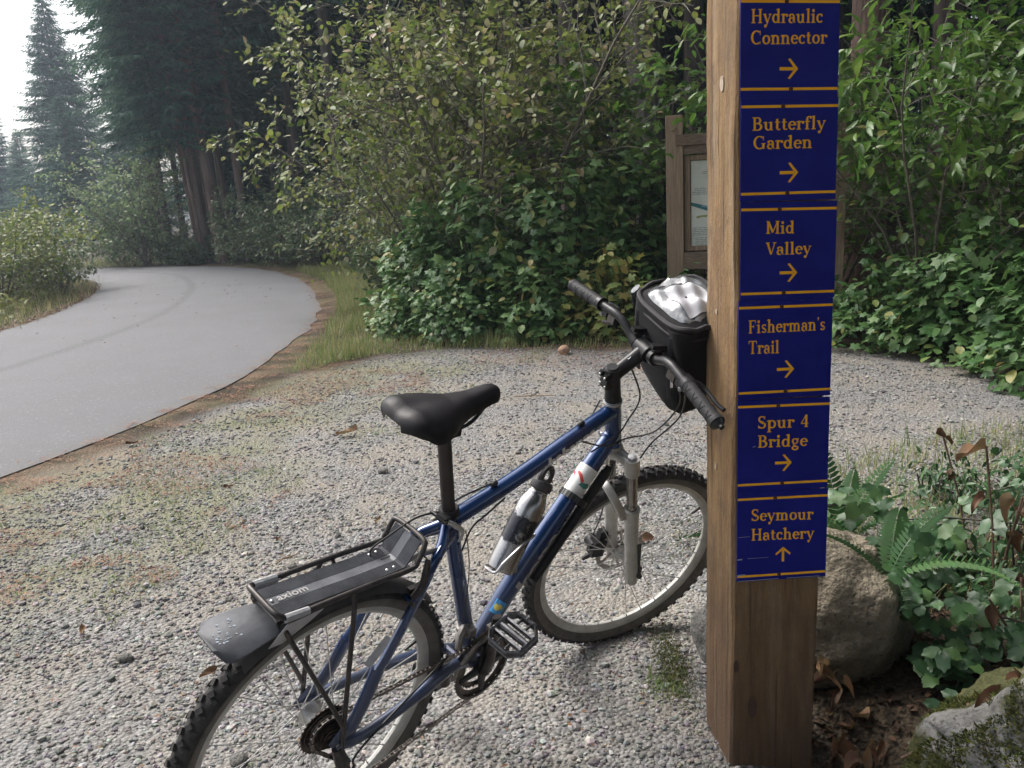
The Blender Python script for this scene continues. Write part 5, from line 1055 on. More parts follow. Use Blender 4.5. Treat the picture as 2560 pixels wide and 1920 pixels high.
wrap_text('kona', Vector((.549, 0, .448)), Vector((.69, 0, .615)), .0262, .046, M_dgrey, NY, .0, 'down_tube_lettering', flip=True, shear=.1, ext=1.9, bold=.0022, roll0=-.1)
def patch(a, b_, rad, s0, s1, a0, a1, m, name, n=14, k=6, off=.0008):
    ax = (b_ - a).normalized(); u_ = NY; v_ = u_.cross(ax); mb = MB()
    for i in range(k + 1):
        for j in range(n + 1):
            an = a0 + (a1 - a0) * j / n; mb.v.append(tuple(a + ax * (s0 + (s1 - s0) * i / k) + (u_ * cos(an) + v_ * sin(an)) * (rad + off)))
    for i in range(k):
        for j in range(n): p = i * (n + 1) + j; mb.f.append((p, p + 1, p + n + 2, p + n + 1))
    return mb.build(name, m, frame)
dA, dB = Vector((.69, 0, .615)), dtop
patch(dA, dB, .0245, .055, .140, -.75, 2.7, M_white, 'white_sticker', 24, 8, .0016)
M_red = mat('red_print', (.5, .05, .04), .5); M_grn = mat('green_print', (.03, .2, .16), .5); M_sky = mat('sky_blue_sticker', (.06, .30, .62), .4); M_sun = mat('yellow_print', (.75, .6, .12), .5); M_blkp = mat('black_print', (.03, .03, .03), .5)
def shape_patch(poly, a, b_, rad, s0, an0, m, name, off=.0022):
    ax = (b_ - a).normalized(); u_ = NY; v_ = u_.cross(ax); bm = bmesh.new(); f = bm.faces.new([bm.verts.new((p[0], p[1], 0)) for p in poly]); bmesh.ops.triangulate(bm, faces=bm.faces)
    for _ in range(2): bmesh.ops.subdivide_edges(bm, edges=[e for e in bm.edges if e.calc_length() > .006], cuts=1); bmesh.ops.triangulate(bm, faces=bm.faces)
    for v in bm.verts:
        an = an0 + v.co.y / rad; v.co = a + ax * (s0 + v.co.x) + (u_ * cos(an) + v_ * sin(an)) * (rad + off)
    me = bpy.data.meshes.new(name); bm.to_mesh(me); bm.free(); me.materials.append(m); return link(bpy.data.objects.new(name, me), frame)
for sgn, dy in ((1, 0),):
    shape_patch([(0, -.002), (.012, .010), (.020, .022), (.026, .020), (.021, .008), (.008, -.006)], dA, dB, .0245, .092, .95, M_red, 'sticker_emblem')
    shape_patch([(.010, .016), (.018, .030), (.026, .034), (.022, .022)], dA, dB, .0245, .088, 1.15, M_red, 'sticker_emblem')
    shape_patch([(0, -.006), (.002, .012), (.012, .006), (.016, -.012), (.008, -.018)], dA, dB, .0245, .084, .55, M_grn, 'sticker_emblem')
    shape_patch([(.0035 * cos(q * .9), .0035 * sin(q * .9)) for q in range(7)], dA, dB, .0245, .098, .25, M_blkp, 'sticker_emblem')
patch(Vector((.44, 0, .29)), Vector((.549, 0, .448)), .0245, .118, .154, .35, 1.6, M_sky, 'blue_sticker', 10, 4, .0016)
st_ = []
for i in range(16):
    r_ = .0105 if i % 2 == 0 else .005; st_.append((r_ * cos(2 * pi * i / 16), r_ * sin(2 * pi * i / 16)))
shape_patch(st_, Vector((.44, 0, .29)), Vector((.549, 0, .448)), .0245, .136, .95, M_sun, 'sticker_sun')
part('cable_stop', M_black, lambda mb: [mb.tube([Vector(p) + Vector((0, 0, .021)), Vector(p) + Vector((.016, 0, .027))], [.005, .006], 8) for p in ((.42, 0, .762), (.70, 0, .842))], frame)
# slim pump strapped beside the down tube
pump = part('pump', M_black, lambda mb: (mb.tube([Vector((.600, -.030, .463)), Vector((.815, -.030, .712))], [.0125, .0135], 14), mb.tube([Vector((.815, -.030, .712)), Vector((.826, -.030, .725))], [.011, .009], 12)))
def strap_(mb):
    c_ = Vector((.727, -.008, .652)); ax = (dB - dA).normalized(); v_ = NY.cross(ax)
    for i in range(24):
        a_ = 2 * pi * i / 24; p = c_ + NY * cos(a_) * .037 + v_ * sin(a_) * .0285; mb.box(p, (.017, .009, .006), Matrix((ax, (NY * -sin(a_) + v_ * cos(a_)).normalized(), (NY * cos(a_) + v_ * sin(a_)).normalized())).transposed())
part('strap', M_cable, strap_, pump)
# seat post, collar, saddle
sp0, sp1 = Vector((.300, 0, .75)), Vector((.2555, 0, .955))
part('seat_post', mat('seat_post_black', (.035, .028, .028), .45, .4, noise=20, col2=(.05, .042, .04)), lambda mb: mb.tube([sp0, sp1], .0148, 18))
sc1 = part('seat_collar', M_black, lambda mb: (mb.lathe([(0, .0205), (.004, .0225), (.018, .0225), (.022, .0195)], (.3015, 0, .748), (sp1 - sp0), 20), mb.box((.275, -.012, .757), (.02, .028, .014)), mb.tube([(.268, .022, .757), (.268, -.03, .757)], .0045, 8)))
part('quick_release_lever', M_alloy, lambda mb: mb.tube(smooth_path([(.272, -.028, .757), (.29, -.036, .745), (.315, -.034, .72), (.318, -.026, .69)], 4), [.0045] * 6 + [.004] * 7, 8, flat=(1.4, .6)), sc1)
def saddle_mesh(mb):
    n, k = 34, 26
    for i in range(n + 1):
        t_ = i / n; x_ = t_ * .250
        wv_ = np.interp(t_, [0, .02, .06, .14, .26, .38, .52, .66, .82, .93, .98, 1], [.030, .050, .066, .078, .080, .070, .046, .031, .0245, .022, .016, .006])
        top = np.interp(t_, [0, .04, .12, .3, .5, .7, .9, .97, 1], [-.018, -.004, .003, .0, -.006, -.004, .002, -.002, -.012])
        drop = np.interp(t_, [0, .08, .2, .33, .5, .7, .95, 1], [.018, .036, .054, .052, .040, .036, .030, .016])
        gro = .007 * math.exp(-((t_ - .12) / .22) ** 2)
        for j in range(k + 1):
            a_ = R(-104 + 208 * j / k); yy = wv_ * sin(a_) if abs(a_) < pi / 2 else wv_ * (1 - .10 * (abs(a_) - pi / 2)) * (1 if a_ > 0 else -1)
            u_ = abs(sin(a_ / 2) / sin(R(52))); zz_ = top - drop * u_ ** 2.5 - gro * math.exp(-(yy / .02) ** 2)
            mb.v.append((x_, yy, zz_))
    for i in range(n):
        for j in range(k): p = i * (k + 1) + j; mb.f.append((p, p + 1, p + k + 2, p + k + 1))
    b_ = len(mb.v)
    for i in range(n + 1):
        for s in (0, k):
            v = Vector(mb.v[i * (k + 1) + s]); mb.v.append((v.x, v.y * .86, v.z + .012))
    for i in range(n):
        for q, s in ((0, 0), (1, k)):
            mb.f.append((i * (k + 1) + s, (i + 1) * (k + 1) + s, b_ + (i + 1) * 2 + q, b_ + i * 2 + q))
        mb.f.append((b_ + i * 2, b_ + i * 2 + 1, b_ + i * 2 + 3, b_ + i * 2 + 2))
    mb.f.append(tuple(range(k + 1)) + (b_ + 1, b_)); mb.f.append(tuple(n * (k + 1) + j for j in range(k + 1)) + (b_ + 2 * n + 1, b_ + 2 * n))
SM = Matrix.Translation((.108, -.012, 1.058)) @ Matrix.Rotation(R(-5), 4, 'Z') @ Matrix.Rotation(R(-1.5), 4, 'Y')
sad = part('saddle', M_sad, lambda mb: (saddle_mesh(mb), mb.tf(lambda p: SM @ p)))
part('saddle_rail', M_black, lambda mb: [mb.tube(smooth_path([SM @ Vector((.03, s * .03, -.04)), SM @ Vector((.07, s * .022, -.062)), SM @ Vector((.16, s * .021, -.064)), SM @ Vector((.215, s * .010, -.034))], 5), .0038, 8) for s in (-1, 1)], sad)
part('saddle_clamp', M_black, lambda mb: (mb.box((.2535, 0, .972), (.05, .05, .022)), mb.tube([(.2535, -.03, .985), (.2535, .03, .985)], .012, 12)), sad)

# wheels -----------------------------------------------------------
def wheel(name, O, ax, fw, up_, label, disc):
    """O centre, ax axle (left), fw forward, up_"""
    wh = bpy.data.objects.new(name, None); link(wh, bike); wh['label'] = label
    def P(a_, r_, y_): return O + (fw * cos(a_) + up_ * sin(a_)) * r_ + ax * y_
    N = 96
    def ring(mb, prof, N=N):
        k = len(prof); b_ = len(mb.v)
        for i in range(N):
            for r_, y_ in prof: mb.v.append(tuple(P(2 * pi * i / N, r_, y_)))
        for i in range(N):
            for j in range(k): mb.f.append((b_ + i * k + j, b_ + i * k + (j + 1) % k, b_ + ((i + 1) % N) * k + (j + 1) % k, b_ + ((i + 1) % N) * k + j))
    cas = [(.3085 + .0218 * cos(2 * pi * j / 16), .0238 * sin(2 * pi * j / 16)) for j in range(16)]
    ty = part('tyre', M_tyre, lambda mb: ring(mb, cas), wh)
    side = MB()
    for s in (-1, 1): ring(side, [(.2875, s * .0135), (.296, s * .0215), (.309, s * .0246), (.312, s * .0242), (.298, s * .0205)])
    side.build('sidewall', M_side, ty)
    kn = MB(); K = 62
    for i in range(K):
        a_ = 2 * pi * i / K
        for (y_, tw, da, sz, an) in ((.0085, .5, 0, (.013, .0105), 0), (-.0085, -.5, .5, (.013, .0105), 0), (.0185, .2, .25, (.012, .008), 46), (-.0185, -.2, .75, (.012, .008), -46)):
            aa = a_ + da * 2 * pi / K; ang = R(an) if an else y_ / .03
            rad = (fw * cos(aa) + up_ * sin(aa)); tan_ = (up_ * cos(aa) - fw * sin(aa)); nrm_ = rad * cos(ang) + ax * sin(ang); sdv = nrm_.cross(tan_).normalized()
            t2 = tan_ * cos(tw) + sdv * sin(tw); s2 = sdv * cos(tw) - tan_ * sin(tw)
            c_ = O + rad * .3085 + nrm_ * .0252
            kn.box(c_, (sz[0], sz[1], .0055), Matrix((t2, s2, nrm_)).transposed())
    kn.build('tread', M_tyre, ty, smooth=False, kind='stuff')
    part('rim', M_rim, lambda mb: ring(mb, [(.2905, .0135), (.2905, -.0135), (.281, -.0145), (.272, -.010), (.2665, -.003), (.2665, .003), (.272, .010), (.281, .0145)]), wh)
    part('valve', M_cable, lambda mb: mb.tube([P(.35, .268, 0), P(.35, .235, 0)], [.004, .003], 8), wh)
    hr = .022 if disc else .031
    if disc: hub = part('hub', M_alloy, lambda mb: (mb.tube([O - ax * .05, O - ax * .028, O - ax * .024, O + ax * .02, O + ax * .026, O + ax * .05], [.009, .024, .014, .014, .028, .010], 20), mb.tube([O - ax * .066, O + ax * .066], .005, 8)), wh)
    else: hub = part('hub', M_alloy, lambda mb: (mb.tube([O - ax * .016, O - ax * .014, O + ax * .004, O + ax * .03, O + ax * .034, O + ax * .052], [.030, .031, .019, .026, .031, .012], 22), mb.tube([O - ax * .075, O + ax * .072], .006, 8)), wh)
    sp_m = None
    for i in range(32):
        s = 1 if i % 2 else -1; a_ = 2 * pi * i / 32; ha = a_ + (1.15 if (i // 2) % 2 else -1.15); yl = (.022 if s > 0 else -.026) if disc else (.032 if s > 0 else -.015)
        mb = MB(); mb.tube([P(ha, hr, yl + s * .001), P(a_, .268, s * .001)], .0013, 5, cap=False); mb.tube([P(a_, .268, s * .001), P(a_, .256, s * .0015)], .0019, 5)
        mb.build('spoke', M_sp, wh)
    # clear bits: reflector
    return wh, P
rw, RP = wheel('wheel', RH, Vector((0, 1, 0)), Vector((1, 0, 0)), Vector((0, 0, 1)), 'rear wheel with muddy knobbly tyre and cassette', False)
FH = S(.04, 0, 0)
fw_, FP = wheel('wheel', FH, SY, SX, SZ, 'front wheel with muddy tyre, pale rim and disc rotor', True)
M_refl = mat('clear_reflector', (.5, .5, .5), .25, noise=60, col2=(.62, .62, .62))
part('reflector', M_refl, lambda mb: mb.tube([RP(.75, .225, -.008), RP(.75, .15, -.008)], [.012, .012], 6, flat=(1.3, .3)), rw)
# disc rotor
def rotor(mb):
    N = 60; prof = [(.080, .042), (.080, .044), (.064, .044), (.064, .042)]; b_ = 0
    for i in range(N):
        w_ = .0025 * (i % 4 == 0)
        for r_, y_ in prof: mb.v.append(tuple(FP(2 * pi * i / N, r_ - (w_ if r_ > .07 else -w_), y_)))
    for i in range(N):
        for j in range(4): mb.f.append((i * 4 + j, i * 4 + (j + 1) % 4, ((i + 1) % N) * 4 + (j + 1) % 4, ((i + 1) % N) * 4 + j))
    for i in range(6): mb.tube([FP(i * pi / 3, .02, .043), FP(i * pi / 3 + .35, .045, .043), FP(i * pi / 3 + .45, .066, .043)], [.006, .004, .005], 4, flat=(1, .3))
    mb.tube([FP(0, 0, .038), FP(0, 0, .046)], .022, 16)
part('brake_rotor', mat('rotor_steel', (.22, .2, .18), .4, .8, noise=60, col2=(.4, .38, .35)), rotor, fw_)
# rear brake arms, cassette, chain
part('cassette', M_dirty, lambda mb: [mb.lathe([(0, r_), (.0018, r_)], RH + Vector((0, -.020 - .0044 * i, 0)), (0, -1, 0), 34) for i, r_ in enumerate((.057, .051, .046, .041, .036, .031, .027, .023))] + [mb.tube([RH + Vector((0, -.018, 0)), RH + Vector((0, -.056, 0))], .018, 14)] + [mb.box(RH + Vector((.0575 * cos(2 * pi * k_ / 32), -.0208, .0575 * sin(2 * pi * k_ / 32))), (.004, .0018, .004)) for k_ in range(32)], rw)
# crankset ---------------------------------------------------------
RC = Vector((.438, -.047, .284))
ck = bpy.data.objects.new('crankset', None); link(ck, bike)
def gear(mb, c_, r_, rin, th, nt_, depth):
    b_ = len(mb.v); n_ = nt_ * 4
    for y_ in (-th / 2, th / 2):
        for i in range(n_):
            a_ = 2 * pi * i / n_; ro = r_ - (depth if i % 4 >= 2 else 0); mb.v.append((c_.x + ro * cos(a_), c_.y + y_, c_.z + ro * sin(a_)))
        for i in range(n_):
            a_ = 2 * pi * i / n_; mb.v.append((c_.x + rin * cos(a_), c_.y + y_, c_.z + rin * sin(a_)))
    for i in range(n_):
        j = (i + 1) % n_; mb.f += [(b_ + i, b_ + j, b_ + n_ + j, b_ + n_ + i), (b_ + 2 * n_ + i, b_ + 3 * n_ + i, b_ + 3 * n_ + j, b_ + 2 * n_ + j), (b_ + i, b_ + 2 * n_ + i, b_ + 2 * n_ + j, b_ + j), (b_ + n_ + i, b_ + n_ + j, b_ + 3 * n_ + j, b_ + 3 * n_ + i)]
part('chainring', M_dirty, lambda mb: gear(mb, RC, .088, .068, .003, 42, .005), ck)
part('chainring', M_dirty, lambda mb: gear(mb, RC + Vector((0, .008, 0)), .067, .05, .003, 32, .004), ck)
part('chain_guard', M_rack, lambda mb: gear(mb, RC + Vector((0, -.006, 0)), .089, .081, .0025, 40, .0), ck)
part('spider', M_black, lambda mb: [mb.tube([RC + Vector((0, -.004, 0)), RC + Vector((.074 * cos(a_), -.004, .074 * sin(a_)))], [.017, .008], 8, flat=(1, .5)) for a_ in (R(95), R(185), R(275), R(5))] + [mb.tube([RC + Vector((0, .02, 0)), RC + Vector((0, -.018, 0))], .019, 16)], ck)
PC = Vector((.4245, -.125, .455))
part('crank_arm', M_rack, lambda mb: mb.tube([RC + Vector((0, -.016, 0)), RC + Vector((0, -.024, .05)), Vector((PC.x, -.078, PC.z - .01)), Vector((PC.x, -.079, PC.z + .012))], [.017, .013, .012, .011], 12, flat=(1.15, .7)), ck)
part('crank_arm', M_rack, lambda mb: mb.tube([BB + Vector((0, .045, 0)), BB + Vector((.006, .07, -.06)), BB + Vector((.012, .075, -.172))], [.016, .012, .012], 12, flat=(1.15, .7)), ck)
def pedal(mb, c_, tilt, s):
    ex = Vector((cos(tilt), 0, sin(tilt))); ey = Vector((0, 1, 0)); ez = ex.cross(ey) * 1
    Mx = Matrix((ex, ey, ez)).transposed()
    pts = [(-.026, -.047), (.026, -.047), (.047, -.026), (.047, .030), (.030, .045), (-.030, .045), (-.047, .030), (-.047, -.026)]
    for z_, th_ in ((.009, .0045), (-.009, .0045)):
        mb.tube([c_ + Mx @ Vector((x_, y_, z_)) for x_, y_ in pts], th_, 4, closed=True)
    for i in range(8):
        a_, b_ = pts[i], pts[(i + 1) % 8]; m_ = Vector(((a_[0] + b_[0]) / 2, (a_[1] + b_[1]) / 2, 0)); L_ = sqrt((a_[0] - b_[0]) ** 2 + (a_[1] - b_[1]) ** 2); yaw_ = atan2(b_[1] - a_[1], b_[0] - a_[0])
        mb.box(c_ + Mx @ m_, (L_, .0035, .018), Mx @ Matrix.Rotation(yaw_, 3, 'Z'))
    mb.tube([c_ + Mx @ Vector((0, -.045, 0)), c_ + Mx @ Vector((0, .046, 0))], [.0085, .0095], 10)
    for x_ in (-.020, .020): mb.box(c_ + Mx @ Vector((x_, 0, 0)), (.005, .088, .016), Mx)
    for x_ in (-.034, .034):
        for y_ in (-.012, .014): mb.tube([c_ + Mx @ Vector((x_ * .6, y_, 0)), c_ + Mx @ Vector((x_ * 1.35, y_, 0))], .0035, 6)
    for x_, y_ in ((-.045, -.02), (-.045, 0), (-.045, .02), (.045, -.02), (.045, 0), (.045, .02), (-.018, -.045), (.018, -.045), (-.02, .043), (.02, .043)): mb.tube([c_ + Mx @ Vector((x_, y_, -.016)), c_ + Mx @ Vector((x_, y_, .016))], .0018, 5)
M_ped = mat('pedal_alloy', (.07, .07, .075), .3, .8, noise=60, col2=(.22, .22, .23))
pe = part('pedal', M_ped, lambda mb: pedal(mb, PC + Vector((0, -.012, 0)), R(20), 1), ck, smooth=False)
part('spindle', M_alloy, lambda mb: mb.tube([PC + Vector((0, .05, 0)), PC + Vector((0, .03, 0))], .007, 8), pe)
part('pedal', M_ped, lambda mb: pedal(mb, BB + Vector((.012, .13, -.172)), R(5), -1), ck, smooth=False)
# chain
def chain_pts():
    top = [(RC.x + .086 * cos(R(a_)), RC.y, RC.z + .086 * sin(R(a_))) for a_ in range(-75, 100, 12)]
    ca = [(RH.x + .041 * cos(R(a_)), -.036, RH.z + .041 * sin(R(a_))) for a_ in range(100, 235, 20)]
    dr = [(.018, -.05, .262), (.040, -.05, .240), (.046, -.05, .225), (.030, -.05, .2), (.022, -.05, .178), (.032, -.05, .158), (.052, -.05, .152)]
    return top + ca + dr
def chain(mb):
    P_ = [Vector(p) for p in chain_pts()]; P_.append(P_[0]); d = [0]
    for a_, b_ in zip(P_, P_[1:]): d.append(d[-1] + (b_ - a_).length)
    n_ = int(d[-1] / .0127); pos = []
    for i in range(n_):
        s = d[-1] * i / n_; j = max(k_ for k_ in range(len(d)) if d[k_] <= s); j = min(j, len(P_) - 2); pos.append(P_[j].lerp(P_[j + 1], (s - d[j]) / (d[j + 1] - d[j] + 1e-9)))
    for i in range(n_):
        a_, b_ = pos[i], pos[(i + 1) % n_]; ex = (b_ - a_).normalized(); ey = Vector((0, 1, 0)); ez = ex.cross(ey).normalized(); Mx = Matrix((ex, ez.cross(ex), ez)).transposed(); w_ = .0036 if i % 2 else .0024
        for s in (-1, 1): mb.box((a_ + b_) / 2 + Mx @ Vector((0, s * w_, 0)), (.0155, .0011, .0072), Mx)
        mb.tube([a_ + Mx @ Vector((0, -.0042, 0)), a_ + Mx @ Vector((0, .0042, 0))], .0032, 6)
part('chain', mat('chain_steel', (.10, .085, .075), .3, .85, noise=150, col2=(.3, .27, .24)), chain, bike, smooth=False, kind='stuff')
rd_ = part('rear_derailleur', M_rack, lambda mb: (mb.tube([(0, -.07, .325), (.01, -.078, .285), (.022, -.07, .25)], [.012, .016, .014], 10), mb.tube([(.022, -.068, .258), (.03, -.06, .225)], .014, 10), mb.box((.034, -.058, .200), (.018, .004, .085)), mb.box((.034, -.043, .200), (.018, .004, .085))))
for z_, x_ in ((.232, .034), (.168, .036)): part('jockey_wheel', M_dirty, lambda mb: gear(mb, Vector((x_, -.05, z_)), .021, .006, .004, 11, .003), rd_)
part('front_derailleur', mat('derailleur_alloy', (.14, .13, .12), .45, .6, noise=60, col2=(.3, .28, .26)), lambda mb: (mb.tube(smooth_path([(.455, -.052, .385), (.40, -.054, .375), (.352, -.054, .335), (.335, -.054, .30)], 4), .007, 6, flat=(1.2, .25)), mb.tube(smooth_path([(.45, -.038, .38), (.395, -.040, .368), (.345, -.042, .33)], 4), .008, 6, flat=(1.2, .25)), mb.box((.397, -.026, .400), (.022, .024, .022)), mb.tube([(.405, 0, .40), (.412, 0, .375)], .0225, 16), mb.box((.455, -.044, .392), (.018, .022, .014)), mb.tube([(.40, -.01, .41), (.372, -.022, .392), (.362, -.03, .365)], [.012, .011, .008], 8)))
# rear rim brake
part('rim_brake', M_rack, lambda mb: [(mb.tube(smooth_path([(.185, s * .048, .612), (.20, s * .052, .645), (.212, s * .046, .695)], 4), [.011, .010, .009, .009, .008, .008, .008, .007, .007], 8), mb.tube([(.182, s * .047, .60), (.182, s * .06, .60)], .012, 10), mb.box((.207, s * .03, .618), (.05, .012, .014))) for s in (-1, 1)] + [mb.tube([(.212, -.048, .697), (.212, .05, .697)], .002, 6)])
# mud guard behind the seat tube
part('mudguard', mat('guard_plastic', (.03, .028, .028), .55, noise=12, col2=(.07, .064, .058)), lambda mb: ([mb.v.append((.345 * cos(a_) * 1.0, y_, .335 + .352 * sin(a_) - .02 * abs(y_ / .035) ** 2)) for a_ in np.linspace(R(42), R(124), 22) for y_ in (-.035, -.02, 0, .02, .035)], [mb.f.append((i * 5 + j, i * 5 + j + 1, i * 5 + j + 6, i * 5 + j + 5)) for i in range(21) for j in range(4)]))
# rack --------------------------------------------------------------
rack = bpy.data.objects.new('rear_rack', None); link(rack, bike)
rl = []
for s in (-1, 1):
    rl.append([(-.105, s * .056, .712), (-.06, s * .056, .712), (.06, s * .056, .708), (.158, s * .056, .702), (.176, s * .055, .715), (.190, s * .053, .744)])
path_ = smooth_path([(-.143, -.030, .726), (-.140, -.048, .724), (-.125, -.055, .716)] + rl[0] + [(.194, -.044, .752), (.196, 0, .754), (.194, .044, .752)] + rl[1][::-1] + [(-.125, .055, .716), (-.140, .048, .724), (-.143, .030, .726)], 5)
part('rack_rail', M_rack, lambda mb: mb.tube(path_, .0056, 12, closed=True), rack)
dk = MB(); prof = []
NR = 23
for i in range(NR * 4 + 1):
    y_ = -.041 + .082 * i / (NR * 4); flat_ = abs(y_) < .011; r_ = 0 if flat_ else (.0016 if i % 4 in (0, 1) else 0); prof.append((y_, r_))
prof = prof + [(y_, -.003) for y_, _ in reversed(prof)]
sec = [(-.130, .714, 0), (-.02, .7075, 0), (.06, .7015, 0), (.148, .6985, 0), (.156, .701, .5), (.190, .747, .93)]
k_ = len(prof)
for (x_, z_, tl) in sec:
    for y_, r_ in prof: dk.v.append((x_ - sin(tl) * r_, y_, z_ + cos(tl) * r_))
for i in range(len(sec) - 1):
    for j in range(k_): dk.f.append((i * k_ + j, i * k_ + (j + 1) % k_, (i + 1) * k_ + (j + 1) % k_, (i + 1) * k_ + j))
dk.f.append(tuple(range(k_))); dk.f.append(tuple((len(sec) - 1) * k_ + j for j in range(k_)))
deck = dk.build('rack_deck', M_deck, rack, smooth=False)
def flat_text(txt, size, Mt, m, name, par, ext=1.0, bold=0):
    cu = bpy.data.curves.new('t', 'FONT'); cu.body = txt; cu.size = size; cu.offset = bold; cu.resolution_u = 3; cu.extrude = .0002
    o = bpy.data.objects.new('t', cu); C.objects.link(o); dg = bpy.context.evaluated_depsgraph_get(); me = bpy.data.meshes.new_from_object(o.evaluated_get(dg)); bpy.data.objects.remove(o)
    me.transform(Matrix.Diagonal((ext, 1, 1, 1))); me.transform(Mt); me.materials.clear(); me.materials.append(m); me.name = name; return link(bpy.data.objects.new(name, me), par)
flat_text('axiom', .024, Matrix.Translation((-.112, -.007, .7151)) @ Matrix.Rotation(R(3.3), 4, 'Y'), M_dgrey, 'rack_lettering', deck, 1.1, .0003)
for x_, y_ in ((.118, .03), (.135, .03), (.118, -.03), (.135, -.03), (-.122, 0)): part('bolt', M_alloy, lambda mb: mb.lathe([(0, .0035), (.002, .003), (.003, .001)], (x_, y_, .7145 if x_ < 0 else .7003), (0, 0, 1), 8), deck)
part('slot', M_cable, lambda mb: mb.box((.140, .006, .7005), (.022, .0025, .0006)), deck)
for s in (-1, 1):
    part('rack_strut', M_rack, lambda mb: mb.tube(smooth_path([(.020, s * .056, .708), (.018, s * .062, .69), (.013, s * .07, .66), (.010, s * .073, .474), (.008, s * .076, .325)], 4), .0052, 10), rack)
    part('rack_strut', M_rack, lambda mb: mb.tube(smooth_path([(-.128, s * .050, .700), (-.118, s * .060, .665), (-.03, s * .071, .47), (.004, s * .075, .39)], 4), .0050, 10), rack)
    part('rack_stay', M_alloy, lambda mb: mb.tube(smooth_path([(.158, s * .03, .698), (.20, s * .028, .702), (.25, s * .035, .70)], 4), .005, 8, flat=(1.5, .5)), rack)
part('rack_brace', M_rack, lambda mb: (mb.tube(smooth_path([(.045, -.056, .708), (.045, -.04, .697), (.045, .04, .697), (.045, .056, .708)], 4), .004, 8), mb.tube([(-.135, -.045, .71), (-.128, -.04, .69), (-.128, .04, .69), (-.135, .045, .71)], .0045, 8)), rack)
for s in (-1, 1): part('tape_wrap', M_tape, lambda mb: mb.tube([(-.128 + .05 * max(0, -s) * 0, s * .056, .7155), (-.08, s * .0565, .7125)], [.0085, .0075], 9), rack)
part('tape_flap', M_tape, lambda mb: (mb.prism([(0, 0), (.075, .0), (.05, -.022), (.0, -.055), (-.028, -.052)], (-.128, -.064, .708), (1, 0, 0), (0, -.25, .97), (0, .97, .25), .0012)), rack)
part('tape_flap', M_tape, lambda mb: (mb.prism([(0, 0), (.05, .0), (.03, -.018), (-.01, -.02)], (-.125, .048, .714), (1, 0, 0), (0, .25, .97), (0, .97, -.25), .0012)), rack)
M_tail = mat('tail_plate_plastic', (.022, .024, .03), .6, noise=9, col2=(.075, .08, .092), bump=(50, .001))
tl = MB(); rows = [(-.120, .692, .044), (-.17, .694, .054), (-.215, .690, .060), (-.240, .686, .060), (-.249, .684, .050)]
for x_, z_, w_ in rows:
    for q in (-1, -.55, .55, 1): tl.v.append((x_ + (.012 if abs(q) == 1 else 0), q * w_, z_ - (.013 if abs(q) == 1 else 0)))
for x_, z_, w_ in rows:
    for q in (-1, -.55, .55, 1): tl.v.append((x_ + (.012 if abs(q) == 1 else 0), q * w_, z_ - (.013 if abs(q) == 1 else 0) - .003))
for i in range(4):
    for j in range(3): a_ = i * 4 + j; tl.f += [(a_, a_ + 1, a_ + 5, a_ + 4), (20 + a_, 24 + a_, 25 + a_, 21 + a_)]
for e_ in ([i * 4 for i in range(5)], [i * 4 + 3 for i in range(5)], [0, 1, 2, 3], [16, 17, 18, 19]):
    for a_, b_ in zip(e_, e_[1:]): tl.f.append((a_, b_, b_ + 20, a_ + 20))
tail = tl.build('tail_plate', M_tail, rack)
M_scuff = mat('scuff_marks', (.28, .32, .37), .7)
def scuffs(mb):
    r_ = random.Random(4)
    for _ in range(26):
        x_ = -.235 + .045 * r_.random(); y_ = -.03 + .055 * r_.random(); z_ = np.interp(-x_, [.17, .215, .240, .249], [.694, .690, .686, .684]) + .0006; mb.box((x_, y_, z_), (.002 + .003 * r_.random(), .004 * r_.random() + .001, .0004), Matrix.Rotation(.1, 3, 'Y'))
part('scuff', M_scuff, scuffs, tail, smooth=False)

# fork --------------------------------------------------------------
fork = bpy.data.objects.new('fork', None); link(fork, bike)
part('fork_crown', M_fork, lambda mb: (mb.tube([S(0, 0, .468), S(.004, 0, .450), S(.006, 0, .425)], [.021, .024, .020], 18), [mb.tube([S(.004, s * .008, .444), S(.012, s * .035, .440), S(.023, s * .057, .435)], [.021, .017, .020], 14, flat=(1, .95)) for s in (-1, 1)], [mb.tube([S(.023, s * .0575, .452), S(.023, s * .0575, .398)], .0205, 18) for s in (-1, 1)]), fork)
for s in (-1, 1):
    part('stanchion', M_stan, lambda mb: mb.tube([S(.023, s * .0575, .40), S(.023, s * .0575, .25)], .0152, 18), fork)
    part('fork_seal', M_fork, lambda mb: mb.lathe([(0, .0205), (.005, .0225), (.012, .0225), (.014, .0165)], S(.023, s * .0575, .258), SZ, 20), fork)
    part('fork_leg', M_fork, lambda mb: mb.tube([S(.023, s * .0575, .262), S(.023, s * .0575, .20), S(.023, s * .0575, .05), S(.024, s * .0575, -.028), S(.025, s * .0575, -.034)], [.0208, .0196, .0182, .0172, .014], 20), fork)
    part('top_cap', M_alloy, lambda mb: (mb.lathe([(0, .012), (.006, .012), (.0065, .0085)], S(.023, s * .0575, .452), SZ, 6)), fork)
    part('dropout', M_rack, lambda mb: (mb.box(S(.040, s * .0575, -.004), (.026, .008, .04), SR.to_3x3()), mb.tube([S(.04, s * .06, 0), S(.04, s * .078, 0)], [.011, .008], 12)), fork)
part('fork_arch', M_fork, lambda mb: mb.tube(smooth_path([S(.0, -.057, .24), S(-.018, -.045, .30), S(-.026, 0, .335), S(-.018, .045, .30), S(.0, .057, .24)], 5), .0085, 8, flat=(1.4, .7)), fork)
part('fork_stripe', M_cable, lambda mb: mb.prism([(0, 0), (.014, 0), (.010, -.13), (.004, -.14)], S(.030, -.0765, .14), SX, SZ, -SY, .0006), fork)
